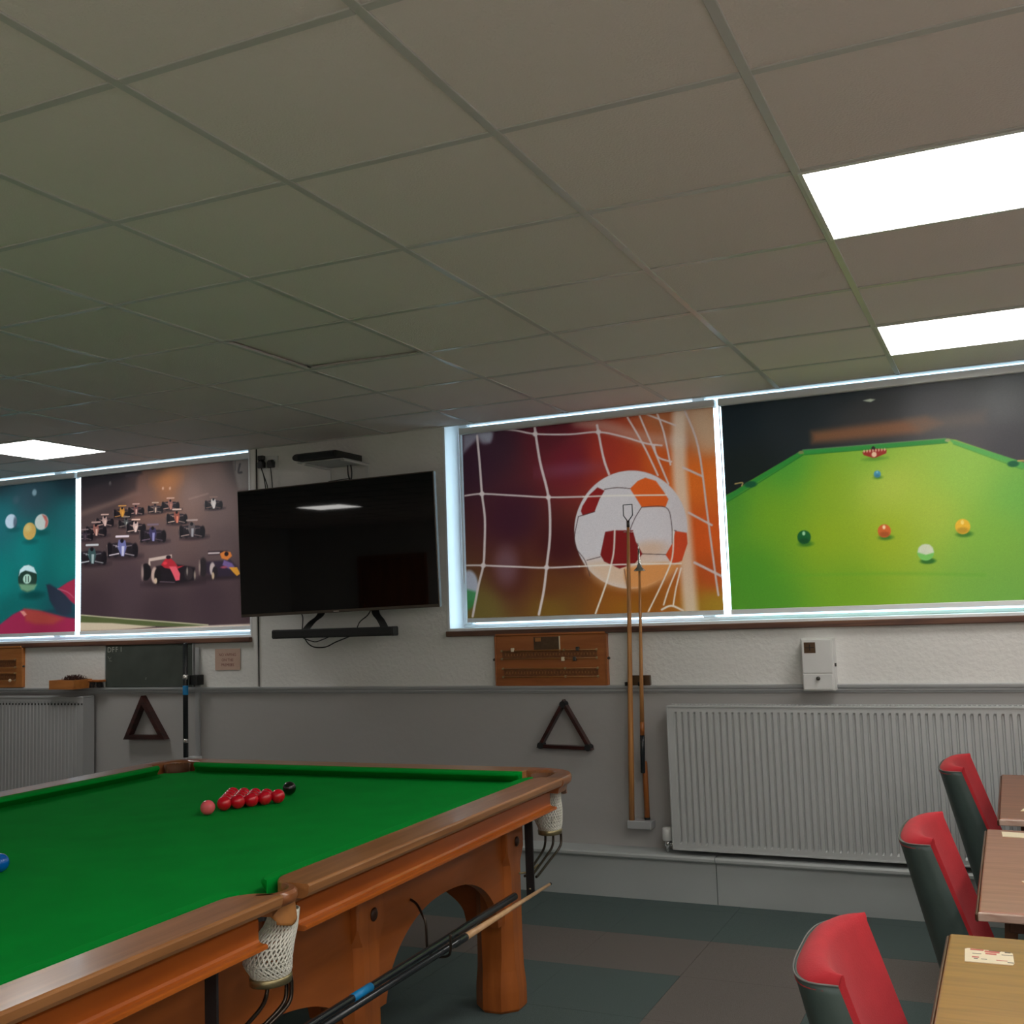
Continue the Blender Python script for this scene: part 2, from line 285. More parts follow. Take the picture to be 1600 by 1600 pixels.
art_football = [
('F',[((0.0716,0.9519),(48,22,34)),((0.3118,0.5883),(55,20,32)),((0.6886,0.8963),(98,24,34)),((0.2993,0.2503),(72,30,25)),((0.1047,0.055),(95,75,35)),((0.5349,0.052),(105,72,25)),((0.9229,0.8972),(140,40,30)),((1.0348,0.8433),(152,46,26)),((1.2034,0.8499),(178,72,26)),((1.4157,0.7247),(208,95,30)),((1.4853,1.0368),(172,125,95)),((1.4529,0.4062),(196,76,26)),((1.4949,0.1957),(170,66,26)),((1.4869,0.041),(150,112,32)),((0.9988,0.0579),(132,78,20)),((0.6087,0.4017),(60,18,22)),((0.5759,1.0758),(75,22,30)),((1.2699,1.0811),(150,82,50)),((0.2031,1.0556),(50,26,36)),((0.5397,0.173),(90,45,22)),((1.0022,0.1326),(125,60,20))],0.1904),
('P',[(0.007,1.1511),(0.2119,1.1243),(0.1839,1.0517),(0.115,1.0933),(0.0355,1.031),(0.002,0.9991)],(122,112,122),0.0182,0.9),
('E',(0.1561,1.0951),0.048,0.0486,(130,120,128),0.0178,0.8),
('E',(0.6865,0.8462),0.1762,0.0311,(110,60,80),0.0472,0.5),
('E',(0.2644,0.3139),0.0739,0.1069,(120,90,105),0.0495,0.45),
('E',(0.0144,0.2061),0.061,0.0912,(150,142,152),0.0102,1),
('P',[(-0.0438,0.1971),(0.073,0.1638),(0.0623,0.1131),(0.0291,0.0745),(-0.0491,0.0371)],(52,112,62),0.0129,0.9),
('L',[(0.7457,1.1258),(0.9304,1.0675),(1.1539,0.9791),(1.3618,0.9425)],0.06639999999999999,(165,120,105),0.0306,0.62),
('L',[(1.3551,1.1366),(1.3348,0.8381),(1.3461,0.4126),(1.3584,0.0142)],0.0796,(204,176,158),0.026,0.8),
('L',[(1.4361,1.1276),(1.5011,0.9289)],0.12775,(185,150,125),0.0535,0.5),
('L',[(0.0999,1.1007),(0.1118,0.9251),(0.1198,0.7486),(0.1338,0.6003),(0.1253,0.4291),(0.1139,0.3214),(0.0781,0.2034),(0.0338,0.0232)],0.014700000000000001,(186,160,156),0.0038,0.95),
('L',[(0.4747,1.1373),(0.5026,0.9131),(0.5486,0.6953),(0.5498,0.4829),(0.5204,0.2901),(0.4969,0.1527),(0.4616,0.0213)],0.01535,(186,160,156),0.0037,0.95),
('L',[(0.865,1.0853),(0.8941,0.8998),(0.9242,0.7982)],0.0136,(186,160,156),0.0035,0.95),
('L',[(0.2311,1.1281),(0.356,1.1072),(0.4784,1.0743),(0.695,1.0502),(0.8715,1.0458),(1.0194,1.0034),(1.1526,0.9521),(1.2407,0.9328)],0.009649999999999999,(186,160,156),0.0038,0.95),
('L',[(0.0066,0.7457),(0.116,0.7489),(0.3168,0.7243),(0.5486,0.6953),(0.7623,0.6824)],0.0098,(186,160,156),0.0039,0.95),
('L',[(-0.0009,0.3271),(0.1139,0.3214),(0.326,0.303),(0.5203,0.2879),(0.722,0.2857)],0.00975,(186,160,156),0.0039,0.95),
('L',[(1.0367,1.1334),(1.1303,0.9543),(1.2106,0.7685)],0.01005,(186,160,156),0.0034,0.95),
('L',[(1.1157,1.1249),(1.1854,0.9381),(1.2686,0.7154)],0.00995,(186,160,156),0.0034,0.95),
('L',[(1.2169,1.1302),(1.2553,1.0069),(1.2848,0.8211)],0.009850000000000001,(186,160,156),0.0033,0.95),
('L',[(1.1384,1.1279),(1.3228,1.0377)],0.008799999999999999,(186,160,156),0.0034,0.95),
('L',[(1.1965,0.937),(1.2155,0.8704),(1.291,0.8367)],0.009850000000000001,(186,160,156),0.0033,0.95),
('L',[(1.3546,0.7989),(1.4595,0.7422)],0.011800000000000001,(186,160,156),0.0032,0.95),
('L',[(1.3745,0.5479),(1.4987,0.4713)],0.011699999999999999,(186,160,156),0.0032,0.95),
('L',[(1.3928,0.2735),(1.5368,0.1938)],0.0137,(186,160,156),0.0032,0.95),
('L',[(1.3811,1.1122),(1.4462,0.9024),(1.4794,0.5092),(1.5054,0.1952),(1.5157,0.0915)],0.01075,(186,160,156),0.0032,0.95),
('E',(0.1198,0.7486),0.0164,0.0149,(186,160,156),0.0051,1),
('E',(0.5486,0.6953),0.0155,0.0145,(186,160,156),0.0048,1),
('E',(0.1139,0.3214),0.0163,0.0148,(186,160,156),0.0051,1),
('E',(0.5204,0.2901),0.0155,0.0144,(186,160,156),0.0048,1),
('E',(0.4784,1.0743),0.0158,0.0147,(186,160,156),0.0049,1),
('E',(0.8715,1.0458),0.015,0.0143,(186,160,156),0.0046,1),
('E',(1.0316,0.4779),0.3315,0.3308,(184,164,164),0.0034,1),
('P',[(0.7696,0.3052),(1.0111,0.3251),(1.3286,0.2768),(1.2267,0.1921),(1.1035,0.1476),(1.0029,0.1475),(0.8569,0.187),(0.7791,0.2556)],(196,150,120),0.0463,0.8),
('E',(1.1468,0.3606),0.0986,0.0425,(190,130,90),0.0331,0.5),
('P',[(0.7553,0.6288),(0.8,0.6894),(0.8518,0.7294),(0.8937,0.7074),(0.8604,0.6606),(0.8284,0.5916),(0.7553,0.5736),(0.7447,0.6008)],(122,26,26),0.0035,1),
('P',[(1.0455,0.7064),(1.0924,0.746),(1.138,0.7606),(1.198,0.7373),(1.2392,0.6749),(1.2645,0.6303),(1.246,0.5889),(1.108,0.5989),(1.0821,0.644)],(196,78,28),0.0034,1),
('P',[(0.8868,0.473),(0.9386,0.4784),(1.0516,0.4713),(1.0655,0.4081),(1.1013,0.3364),(1.0542,0.2854),(0.9629,0.2609),(0.8736,0.3053),(0.8523,0.3444)],(112,22,22),0.0034,1),
('P',[(1.294,0.4528),(1.3582,0.4382),(1.3596,0.3802),(1.3237,0.2875),(1.2686,0.2693),(1.2331,0.324),(1.2743,0.3852)],(182,60,30),0.0033,1),
('P',[(0.991,0.2563),(1.0985,0.2778),(1.2311,0.2817),(1.3116,0.2619),(1.2269,0.1953),(1.1035,0.1476),(1.0052,0.1485),(0.9888,0.2081)],(190,112,55),0.0135,0.85),
('L',[(0.894,0.7151),(0.9722,0.7176),(1.0455,0.7064)],0.0045000000000000005,(62,38,38),0.0023,0.9),
('L',[(1.1079,0.5968),(1.0659,0.5372),(1.0348,0.4745)],0.004399999999999999,(62,38,38),0.0022,0.9),
('L',[(1.1079,0.5968),(1.2459,0.5868),(1.2746,0.5018),(1.2743,0.3852)],0.004399999999999999,(62,38,38),0.0022,0.9),
('L',[(1.1013,0.3364),(1.2332,0.3261)],0.00435,(62,38,38),0.0022,0.9),
('L',[(0.8519,0.3336),(0.7701,0.3182)],0.00445,(62,38,38),0.0023,0.9),
('L',[(0.7282,0.5711),(0.6983,0.4187),(0.7584,0.3167),(0.7837,0.2282)],0.00455,(62,38,38),0.0023,0.9),
('L',[(0.991,0.2563),(1.0033,0.156)],0.004399999999999999,(62,38,38),0.0023,0.9),
('L',[(0.8284,0.5916),(0.7282,0.5711)],0.0045000000000000005,(62,38,38),0.0023,0.9),
('L',[(1.278,0.4591),(1.2994,0.4525)],0.00425,(62,38,38),0.0022,0.9),
('L',[(0.7623,0.6824),(0.9359,0.6746),(1.2547,0.6545)],0.00795,(206,184,172),0.0035,0.9),
('L',[(0.9443,0.4781),(0.9333,0.3617),(0.9127,0.2817),(0.8796,0.1806),(0.8092,0.0159)],0.00995,(206,184,172),0.0034,0.9),
('L',[(0.722,0.2857),(0.9128,0.2849),(1.0764,0.281),(1.3175,0.2721)],0.0079,(206,184,172),0.0035,0.9),
('L',[(1.2834,0.4588),(1.2707,0.3114),(1.2156,0.1874),(1.1195,0.0167)],0.0086,(206,184,172),0.0033,0.9),
('L',[(1.2947,0.2469),(1.2402,0.1336),(1.2089,0.0506)],0.0085,(206,184,172),0.0032,0.9),
('L',[(1.3162,0.2459),(1.2841,0.1423),(1.2632,0.0487)],0.0085,(206,184,172),0.0032,0.9),
('L',[(1.1968,0.0247),(1.2521,0.0439),(1.3156,0.0156)],0.010700000000000001,(206,184,172),0.0033,0.9)]
art_snooker = [
('F',[((0.0466,1.0502),(22,30,38)),((0.3593,1.0167),(34,38,45)),((0.7563,0.9946),(54,50,55)),((1.1319,0.9836),(75,70,78)),((1.402,1.0024),(96,92,100)),((1.3851,0.761),(70,65,75)),((0.1351,0.7213),(25,30,32)),((1.2088,0.7779),(80,72,80)),((1.2307,1.1013),(80,76,82)),((0.6695,1.1693),(38,42,50))],0.1789),
('P',[(0.4709,0.9265),(0.8489,0.9389),(1.0372,0.944),(1.1084,0.9066),(1.0045,0.8694),(0.6511,0.8671),(0.4725,0.867)],(142,86,60),0.026,0.75),
('P',[(0.9438,0.944),(1.3096,0.9443),(1.3056,0.8859),(1.0045,0.8694)],(105,88,86),0.0372,0.6),
('P',[(-0.0855,0.5842),(-0.0026,0.6261),(0.0574,0.6512),(0.1337,0.6949),(0.4096,0.8282),(0.7461,0.8303),(1.1214,0.8259),(1.1662,0.8165),(1.4324,0.689),(1.6304,0.5954),(1.5827,-0.057),(-0.116,-0.0035)],[((0.0212,0.5711),(73,135,48)),((0.3444,0.7559),(66,142,55)),((0.7438,0.7918),(122,166,58)),((0.8283,0.6126),(186,188,82)),((1.1989,0.6317),(147,182,80)),((1.4202,0.5171),(109,168,80)),((0.2274,0.5038),(119,154,35)),((0.8126,0.3635),(158,166,35)),((0.5236,0.3813),(145,161,30)),((1.2677,0.3355),(126,168,64)),((0.1066,0.1975),(73,135,40)),((0.606,0.124),(114,151,35)),((1.2513,0.0965),(118,160,68)),((0.2021,0.0483),(77,135,40)),((1.3331,0.0171),(111,160,74)),((0.5387,0.6359),(140,161,38)),((1.0506,0.447),(172,181,70))],0.0043,1),
('P',[(-0.0195,0.6114),(0.0574,0.6512),(0.4098,0.8314),(0.4207,0.8095),(0.132,0.6633),(-0.0212,0.5795)],(48,128,55),0.0043,1),
('L',[(-0.0213,0.5763),(0.1369,0.6576),(0.4227,0.8093)],0.0053,(30,100,45),0.0032,0.8),
('P',[(0.4201,0.8346),(1.1214,0.8259),(1.1291,0.8053),(0.4288,0.8088)],(50,132,62),0.004,1),
('L',[(0.4288,0.8088),(1.1291,0.8043)],0.0051,(35,105,45),0.003,0.7),
('P',[(1.135,0.8245),(1.4325,0.6909),(1.6304,0.5954),(1.6277,0.5578),(1.4555,0.6485),(1.1558,0.7968)],(88,160,84),0.0036,1),
('L',[(1.1558,0.7958),(1.4551,0.6437)],0.004699999999999999,(60,130,60),0.0027,0.7),
('L',[(0.4201,0.8346),(1.1215,0.8278)],0.0051,(95,130,95),0.003,0.8),
('E',(0.1379,0.6755),0.0332,0.0168,(22,78,52),0.0052,1),
('E',(1.4182,0.6729),0.0257,0.0153,(25,90,62),0.0043,1),
('L',[(0.0539,0.6855),(0.0933,0.6887),(0.0903,0.672)],0.00635,(170,140,95),0.0021,1),
('L',[(1.4666,0.684),(1.4408,0.6863)],0.0072499999999999995,(200,160,100),0.0017,1),
('E',(0.4114,0.8229),0.014,0.0083,(120,120,80),0.003,1),
('E',(1.1299,0.8171),0.0126,0.0079,(150,150,110),0.0027,1),
('E',(0.7888,0.6582),0.0178,0.0069,(45,100,35),0.0076,0.8),
('E',(0.7856,0.6766),0.017,0.0181,(72,136,176),0.0029,1),
('E',(0.785,0.6676),0.0128,0.0072,(51,97,126),0.0076,0.7),
('E',(0.7854,0.6866),0.0037,0.0054,(140,185,205),0.0029,0.9),
('E',(0.4084,0.3401),0.0365,0.0136,(45,100,35),0.008,0.8),
('E',(0.4017,0.3764),0.0348,0.0358,(22,88,46),0.003,1),
('E',(0.4006,0.3585),0.0261,0.0143,(15,63,33),0.008,0.7),
('E',(0.4011,0.3962),0.0077,0.0108,(170,205,170),0.003,0.9),
('E',(0.8074,0.3499),0.0335,0.0128,(45,100,35),0.0075,0.8),
('E',(0.8016,0.3842),0.0319,0.0338,(208,96,48),0.0028,1),
('E',(0.8005,0.3672),0.0239,0.0135,(149,69,34),0.0076,0.7),
('E',(0.8011,0.4029),0.007,0.0101,(250,215,185),0.0028,0.9),
('E',(1.1765,0.3441),0.0362,0.0143,(45,100,35),0.0071,0.8),
('E',(1.1704,0.3823),0.0346,0.0377,(232,172,52),0.0027,1),
('E',(1.1691,0.3634),0.0259,0.0151,(167,123,37),0.0071,0.7),
('E',(1.17,0.4032),0.0076,0.0113,(245,205,120),0.0027,0.9),
('E',(0.999,0.2206),0.0363,0.0146,(40,95,40),0.0055,0.9),
('E',(0.9909,0.2641),0.0391,0.041,(120,182,96),0.0027,1),
('P',[(0.9532,0.2662),(0.9594,0.2904),(0.9769,0.3042),(0.9936,0.3062),(1.0117,0.3022),(1.0254,0.2867),(1.0302,0.262),(0.9919,0.2523)],(206,200,188),0.0046,1),
('E',(0.78,0.756),0.0568,0.0101,(70,120,40),0.0076,0.6),
('P',[(0.7189,0.7962),(0.7785,0.8089),(0.8399,0.797),(0.8359,0.7792),(0.7852,0.7616),(0.7707,0.7609),(0.7256,0.7793)],(152,44,40),0.0029,1),
('E',(0.7748,0.8113),0.0095,0.0101,(40,35,30),0.0019,1),
('E',(0.7766,0.7786),0.0123,0.0131,(228,180,160),0.0019,1),
('E',(0.7288,0.7994),0.0033,0.0071,(225,170,155),0.0019,1),
('E',(0.7433,0.7993),0.0033,0.0071,(225,170,155),0.0019,1),
('E',(0.7577,0.7993),0.0033,0.0071,(225,170,155),0.0019,1),
('E',(0.7722,0.7992),0.0033,0.0071,(225,170,155),0.0019,1),
('E',(0.7866,0.7992),0.0033,0.007,(225,170,155),0.0019,1),
('E',(0.8009,0.7992),0.0033,0.007,(225,170,155),0.0019,1),
('E',(0.8153,0.7991),0.0033,0.007,(225,170,155),0.0019,1),
('E',(0.8296,0.7991),0.0033,0.007,(225,170,155),0.0019,1),
('P',[(0.6992,1.1264),(0.765,1.1351),(0.8801,1.1315),(0.8649,1.1171),(0.7927,1.1133),(0.7056,1.1185)],(166,162,160),0.0039,1),
('P',[(0.7392,1.0631),(0.7754,1.0682),(0.801,1.0612),(0.7773,1.0516),(0.7601,1.0556)],(172,168,160),0.0039,1),
('L',[(0.2095,0.1824),(0.8002,0.1673),(1.2542,0.1394)],0.014450000000000001,(90,150,40),0.0103,0.35),
('L',[(0.5119,0.8549),(1.2078,0.8961)],0.0030499999999999998,(80,60,55),0.003,0.0)]
art_cars = [
('F',[((0.0221,1.0487),(52,46,50)),((0.2957,1.1183),(44,41,45)),((0.7351,1.1033),(82,67,60)),((0.7918,1.0204),(176,116,74)),((1.1536,1.0126),(112,90,82)),((1.4234,1.0977),(70,62,58)),((0.5906,0.9469),(122,92,82)),((1.0154,0.9142),(135,108,98)),((1.2865,0.7854),(112,92,87)),((0.069,0.8717),(86,71,69)),((0.1463,0.5803),(82,68,68)),((0.7332,0.603),(102,84,82)),((1.2842,0.5707),(97,80,78)),((0.4443,0.3401),(76,61,65)),((1.1463,0.2027),(70,54,58)),((0.1477,0.1833),(66,52,56)),((0.7313,0.1088),(66,52,56)),((1.4135,0.2982),(82,64,66))],0.1834),
('P',[(-0.0172,1.1566),(0.5619,1.1692),(0.5691,1.0951),(0.3257,1.0643),(-0.0087,1.0163)],(44,41,44),0.0217,0.9),
('L',[(0.243,1.1228),(0.5327,1.1231)],0.0066,(170,150,140),0.0045,1),
('L',[(0.4297,1.0899),(0.518,1.0881)],0.020900000000000002,(70,64,68),0.0089,0.9),
('E',(0.2778,1.0488),0.0104,0.0149,(150,150,145),0.006,1),
('P',[(-0.0078,0.8656),(0.296,0.924),(0.5325,0.974),(0.5616,0.9548),(0.296,0.8898),(-0.0077,0.8309)],(128,104,94),0.0185,0.55),
('P',[(-0.0165,1.0285),(0.5326,1.0869),(0.5179,0.9807),(0.296,0.9411),(-0.0079,0.8829)],(58,50,52),0.0309,0.7),
('P',[(1.3574,1.1415),(1.5162,1.1431),(1.5131,0.9079),(1.4079,0.9162),(1.3889,0.993)],(118,112,104),0.016,0.8),
('L',[(1.4232,1.087),(1.4093,1.0343),(1.4358,1.0299)],0.0144,(40,36,38),0.0066,0.8),
('L',[(1.3839,1.1283),(1.3829,1.0474)],0.006,(50,45,45),0.004,0.7),
('E',(0.7918,1.0371),0.0986,0.0445,(196,128,76),0.0566,0.7),
('E',(0.7603,0.9762),0.0085,0.01,(225,180,150),0.0057,1),
('E',(0.8227,0.9712),0.0084,0.01,(225,180,150),0.0057,1),
('L',[(0.9875,0.8834),(1.1526,0.9091)],0.00745,(175,145,130),0.0083,0.5),
('P',[(-0.0115,0.1284),(0.4443,0.0866),(1.1447,0.0256),(1.0769,0.0125),(0.5888,0.034),(-0.0112,0.0693)],(88,98,58),0.0061,1),
('L',[(-0.0115,0.1284),(0.4443,0.0866),(1.1447,0.0256)],0.008,(190,185,150),0.0046,1),
('P',[(-0.0112,0.075),(0.2974,0.0619),(0.6885,0.027),(0.4733,0.0172),(0.1783,0.0135),(-0.0109,0.0126)],(205,190,160),0.0061,1),
('P',[(0.1783,0.0135),(0.4733,0.015),(1.0634,0.0214),(1.5012,0.0243),(1.5001,-0.0507),(-0.0108,-0.0157)],(214,198,178),0.0075,1),
('E',(1.214,0.8009),0.0811,0.0116,(48,38,42),0.0074,0.8),
('P',[(1.1309,0.8571),(1.1699,0.8609),(1.2369,0.8559),(1.2693,0.8452),(1.2733,0.8),(1.1275,0.808)],(48,42,48),0.003,1),
('E',(1.1352,0.8334),0.0149,0.0301,(26,23,28),0.003,1),
('E',(1.2617,0.8241),0.0147,0.0282,(26,23,28),0.003,1),
('L',[(1.1234,0.8543),(1.1245,0.8124)],0.0037,(170,150,142),0.0027,0.7),
('E',(1.1666,0.8261),0.0148,0.025,(34,30,34),0.003,1),
('E',(1.235,0.8211),0.0132,0.0233,(34,30,34),0.003,1),
('P',[(1.1819,0.8709),(1.2147,0.8659),(1.2204,0.8388),(1.2081,0.8047),(1.1947,0.8056),(1.1757,0.8421)],(205,195,185),0.0018,1),
('P',[(1.1966,0.8447),(1.21,0.8437),(1.2066,0.8048),(1.1962,0.8072)],(225,215,205),0.0018,1),
('E',(1.1983,0.8655),0.0089,0.0083,(26,23,28),0.0022,1),
('L',[(1.1549,0.852),(1.1817,0.8433)],0.0037,(140,112,100),0.0027,0.6),
('L',[(1.2204,0.843),(1.2441,0.8437)],0.0036,(140,112,100),0.0027,0.5),
('E',(1.1698,0.8459),0.0044,0.005,(140,112,100),0.0027,0.5),
('L',[(1.1365,0.8132),(1.1814,0.8166)],0.00485,(140,112,100),0.0015,0.9),
('L',[(1.2142,0.8143),(1.2556,0.8046)],0.00485,(140,112,100),0.0015,0.6),
('L',[(1.1701,0.8843),(1.2297,0.8815)],0.0081,(140,112,100),0.0018,1),
('E',(0.8417,0.8198),0.0845,0.0119,(48,38,42),0.0077,0.8),
('P',[(0.7548,0.8773),(0.7954,0.8811),(0.8652,0.8759),(0.8991,0.8649),(0.9035,0.8188),(0.7514,0.8271)],(48,42,48),0.0031,1),
('E',(0.7593,0.853),0.0155,0.0307,(26,23,28),0.0031,1),
('E',(0.8913,0.8434),0.0153,0.0288,(26,23,28),0.0031,1),
('L',[(0.7469,0.8745),(0.7483,0.8316)],0.0038,(170,150,142),0.0028,0.7),
('E',(0.7921,0.8455),0.0155,0.0256,(34,30,34),0.0031,1),
('E',(0.8635,0.8404),0.0138,0.0238,(34,30,34),0.0031,1),
('P',[(0.8079,0.8913),(0.842,0.8862),(0.8481,0.8585),(0.8355,0.8236),(0.8216,0.8246),(0.8015,0.8619)],(150,105,95),0.0019,1),
('P',[(0.8233,0.8646),(0.8373,0.8635),(0.834,0.8238),(0.8231,0.8262)],(190,130,110),0.0019,1),
('E',(0.825,0.8858),0.0092,0.0085,(26,23,28),0.0023,1),
('L',[(0.7797,0.872),(0.8078,0.8631)],0.0038,(215,175,155),0.0028,0.6),
('L',[(0.8481,0.8627),(0.8729,0.8635)],0.00375,(215,175,155),0.0028,0.5),
('E',(0.7953,0.8658),0.0046,0.0051,(215,175,155),0.0028,0.5),
('L',[(0.7608,0.8324),(0.8076,0.8359)],0.005050000000000001,(215,175,155),0.0016,0.9),
('L',[(0.8418,0.8334),(0.885,0.8235)],0.005,(215,175,155),0.0015,0.6),
('L',[(0.7955,0.905),(0.8576,0.9021)],0.0083,(215,175,155),0.0019,1),
('E',(0.7047,0.8093),0.0741,0.0103,(48,38,42),0.0068,0.8),
('P',[(0.6285,0.8592),(0.664,0.8626),(0.7252,0.8582),(0.755,0.8486),(0.7589,0.8085),(0.6256,0.8156)],(48,42,48),0.0027,1),
('E',(0.6325,0.8381),0.0136,0.0267,(26,23,28),0.0027,1),
('E',(0.7482,0.8299),0.0134,0.0251,(26,23,28),0.0027,1),
('L',[(0.6216,0.8568),(0.6229,0.8195)],0.00385,(170,150,142),0.0029,0.7),
('E',(0.6612,0.8316),0.0135,0.0222,(34,30,34),0.0027,1),
('E',(0.7238,0.8272),0.0121,0.0207,(34,30,34),0.0027,1),
('P',[(0.675,0.8715),(0.7049,0.867),(0.7103,0.843),(0.6993,0.8126),(0.6871,0.8135),(0.6694,0.8459)],(92,76,74),0.0016,1),
('P',[(0.6885,0.8482),(0.7008,0.8473),(0.6979,0.8127),(0.6884,0.8149)],(215,190,165),0.0016,1),
('E',(0.6899,0.8667),0.0081,0.0074,(26,23,28),0.002,1),
('L',[(0.6503,0.8547),(0.6749,0.847)],0.00385,(196,170,150),0.0029,0.6),
('L',[(0.7103,0.8467),(0.732,0.8473)],0.0038,(196,170,150),0.0029,0.5),
('E',(0.664,0.8492),0.0041,0.0044,(196,170,150),0.0029,0.5),
('L',[(0.6338,0.8202),(0.6748,0.8233)],0.00515,(196,170,150),0.0014,0.9),
('L',[(0.7048,0.8211),(0.7427,0.8126)],0.0051,(196,170,150),0.0014,0.6),
('L',[(0.6641,0.8834),(0.7185,0.8809)],0.007300000000000001,(196,170,150),0.0016,1),
('E',(0.9001,0.7228),0.0991,0.014,(48,38,42),0.0091,0.8),
('P',[(0.7981,0.7899),(0.8458,0.7946),(0.9277,0.7889),(0.9674,0.7762),(0.9725,0.722),(0.7941,0.7308)],(48,42,48),0.0037,1),
('E',(0.8035,0.7613),0.0182,0.0362,(26,23,28),0.0037,1),
('E',(0.9582,0.7508),0.0179,0.0338,(26,23,28),0.0036,1),
('L',[(0.7889,0.7865),(0.7905,0.736)],0.00375,(170,150,142),0.0028,0.7),
('E',(0.8419,0.7527),0.0181,0.0301,(34,30,34),0.0037,1),
('E',(0.9257,0.7471),0.0162,0.0279,(34,30,34),0.0036,1),
('P',[(0.8605,0.8066),(0.9006,0.8008),(0.9076,0.7683),(0.8929,0.7273),(0.8765,0.7283),(0.853,0.772)],(150,85,70),0.0022,1),
('P',[(0.8786,0.7753),(0.8949,0.7741),(0.891,0.7274),(0.8783,0.7302)],(232,140,110),0.0022,1),
('E',(0.8805,0.8002),0.0108,0.01,(26,23,28),0.0027,1),
('L',[(0.8274,0.7838),(0.8603,0.7735)],0.00375,(230,200,180),0.0028,0.6),
('L',[(0.9077,0.7733),(0.9367,0.7743)],0.00375,(230,200,180),0.0028,0.5),
('E',(0.8457,0.7765),0.0054,0.006,(230,200,180),0.0028,0.5),
('L',[(0.8052,0.7371),(0.8601,0.7414)],0.0057,(230,200,180),0.0018,0.9),
('L',[(0.9002,0.7388),(0.9509,0.7274)],0.005,(230,200,180),0.0018,0.6),
('L',[(0.8459,0.8227),(0.9188,0.8195)],0.0098,(230,200,180),0.0022,1),
('E',(0.5322,0.8083),0.0795,0.011,(48,38,42),0.0073,0.8),
('P',[(0.4503,0.8614),(0.4885,0.865),(0.5542,0.8602),(0.5861,0.8501),(0.5903,0.8074),(0.4474,0.815)],(48,42,48),0.0029,1),
('E',(0.4547,0.8389),0.0146,0.0284,(26,23,28),0.0029,1),
('E',(0.5788,0.8302),0.0144,0.0266,(26,23,28),0.0029,1),
('L',[(0.443,0.8588),(0.4444,0.8191)],0.0039,(170,150,142),0.0029,0.7),
('E',(0.4855,0.832),0.0145,0.0236,(34,30,34),0.0029,1),
('E',(0.5526,0.8273),0.013,0.022,(34,30,34),0.0029,1),
('P',[(0.5002,0.8744),(0.5323,0.8697),(0.5381,0.8441),(0.5264,0.8119),(0.5133,0.8128),(0.4943,0.8472)],(120,80,78),0.0018,1),
('P',[(0.5148,0.8497),(0.5279,0.8487),(0.525,0.812),(0.5148,0.8142)],(225,185,165),0.0018,1),
('E',(0.5163,0.8693),0.0087,0.0079,(26,23,28),0.0022,1),
('L',[(0.4738,0.8565),(0.5002,0.8484)],0.0039,(205,170,160),0.0029,0.6),
('L',[(0.5381,0.848),(0.5614,0.8487)],0.0039,(205,170,160),0.0029,0.5),
('E',(0.4885,0.8508),0.0044,0.0047,(205,170,160),0.0029,0.5),
('L',[(0.4562,0.8199),(0.5002,0.8231)],0.0052,(205,170,160),0.0015,0.9),
('L',[(0.5323,0.8209),(0.573,0.8118)],0.00515,(205,170,160),0.0015,0.6),
('L',[(0.4885,0.8871),(0.5469,0.8844)],0.0078,(205,170,160),0.0018,1),
('E',(0.4091,0.7962),0.0886,0.0122,(48,38,42),0.0081,0.8),
('P',[(0.3176,0.855),(0.3602,0.8589),(0.4334,0.8537),(0.469,0.8425),(0.4738,0.7953),(0.3144,0.8036)],(48,42,48),0.0033,1),
('E',(0.3226,0.8301),0.0163,0.0315,(26,23,28),0.0033,1),
('E',(0.4609,0.8205),0.016,0.0295,(26,23,28),0.0032,1),
('L',[(0.3094,0.852),(0.3111,0.8082)],0.0039499999999999995,(170,150,142),0.003,0.7),
('E',(0.3569,0.8225),0.0162,0.0261,(34,30,34),0.0033,1),
('E',(0.4318,0.8173),0.0145,0.0243,(34,30,34),0.0032,1),
('P',[(0.3732,0.8694),(0.409,0.8642),(0.4155,0.8358),(0.4026,0.8002),(0.3879,0.8012),(0.3667,0.8393)],(200,140,60),0.002,1),
('P',[(0.3895,0.842),(0.4042,0.841),(0.4009,0.8003),(0.3896,0.8028)],(225,165,70),0.002,1),
('E',(0.3912,0.8637),0.0097,0.0087,(26,23,28),0.0024,1),
('L',[(0.3438,0.8496),(0.3732,0.8405)],0.0039499999999999995,(205,150,80),0.003,0.6),
('L',[(0.4155,0.8402),(0.4415,0.841)],0.0039,(205,150,80),0.003,0.5),
('E',(0.3602,0.8432),0.0049,0.0052,(205,150,80),0.003,0.5),
('L',[(0.3242,0.809),(0.3733,0.8126)],0.0052499999999999995,(205,150,80),0.0016,0.9),
('L',[(0.4091,0.8102),(0.4544,0.8001)],0.0052,(205,150,80),0.0016,0.6),
('L',[(0.3602,0.8834),(0.4253,0.8804)],0.00865,(205,150,80),0.002,1),
('E',(0.2454,0.7447),0.0901,0.0123,(48,38,42),0.0083,0.8),
('P',[(0.1522,0.8036),(0.1955,0.8078),(0.27,0.8027),(0.3062,0.7915),(0.3112,0.744),(0.1491,0.7518)],(48,42,48),0.0033,1),
('E',(0.1573,0.7786),0.0165,0.0317,(26,23,28),0.0033,1),
('E',(0.298,0.7693),0.0163,0.0297,(26,23,28),0.0033,1),
('L',[(0.1439,0.8007),(0.1457,0.7564)],0.004,(170,150,142),0.003,0.7),
('E',(0.1923,0.771),0.0165,0.0264,(34,30,34),0.0033,1),
('E',(0.2684,0.766),0.0147,0.0245,(34,30,34),0.0033,1),
('P',[(0.2088,0.8183),(0.2452,0.8132),(0.2519,0.7846),(0.2388,0.7487),(0.2239,0.7496),(0.2022,0.7879)],(190,160,150),0.002,1),
('P',[(0.2254,0.7908),(0.2403,0.7898),(0.2371,0.7488),(0.2255,0.7513)],(225,195,180),0.002,1),
('E',(0.227,0.8126),0.0099,0.0088,(26,23,28),0.0025,1),
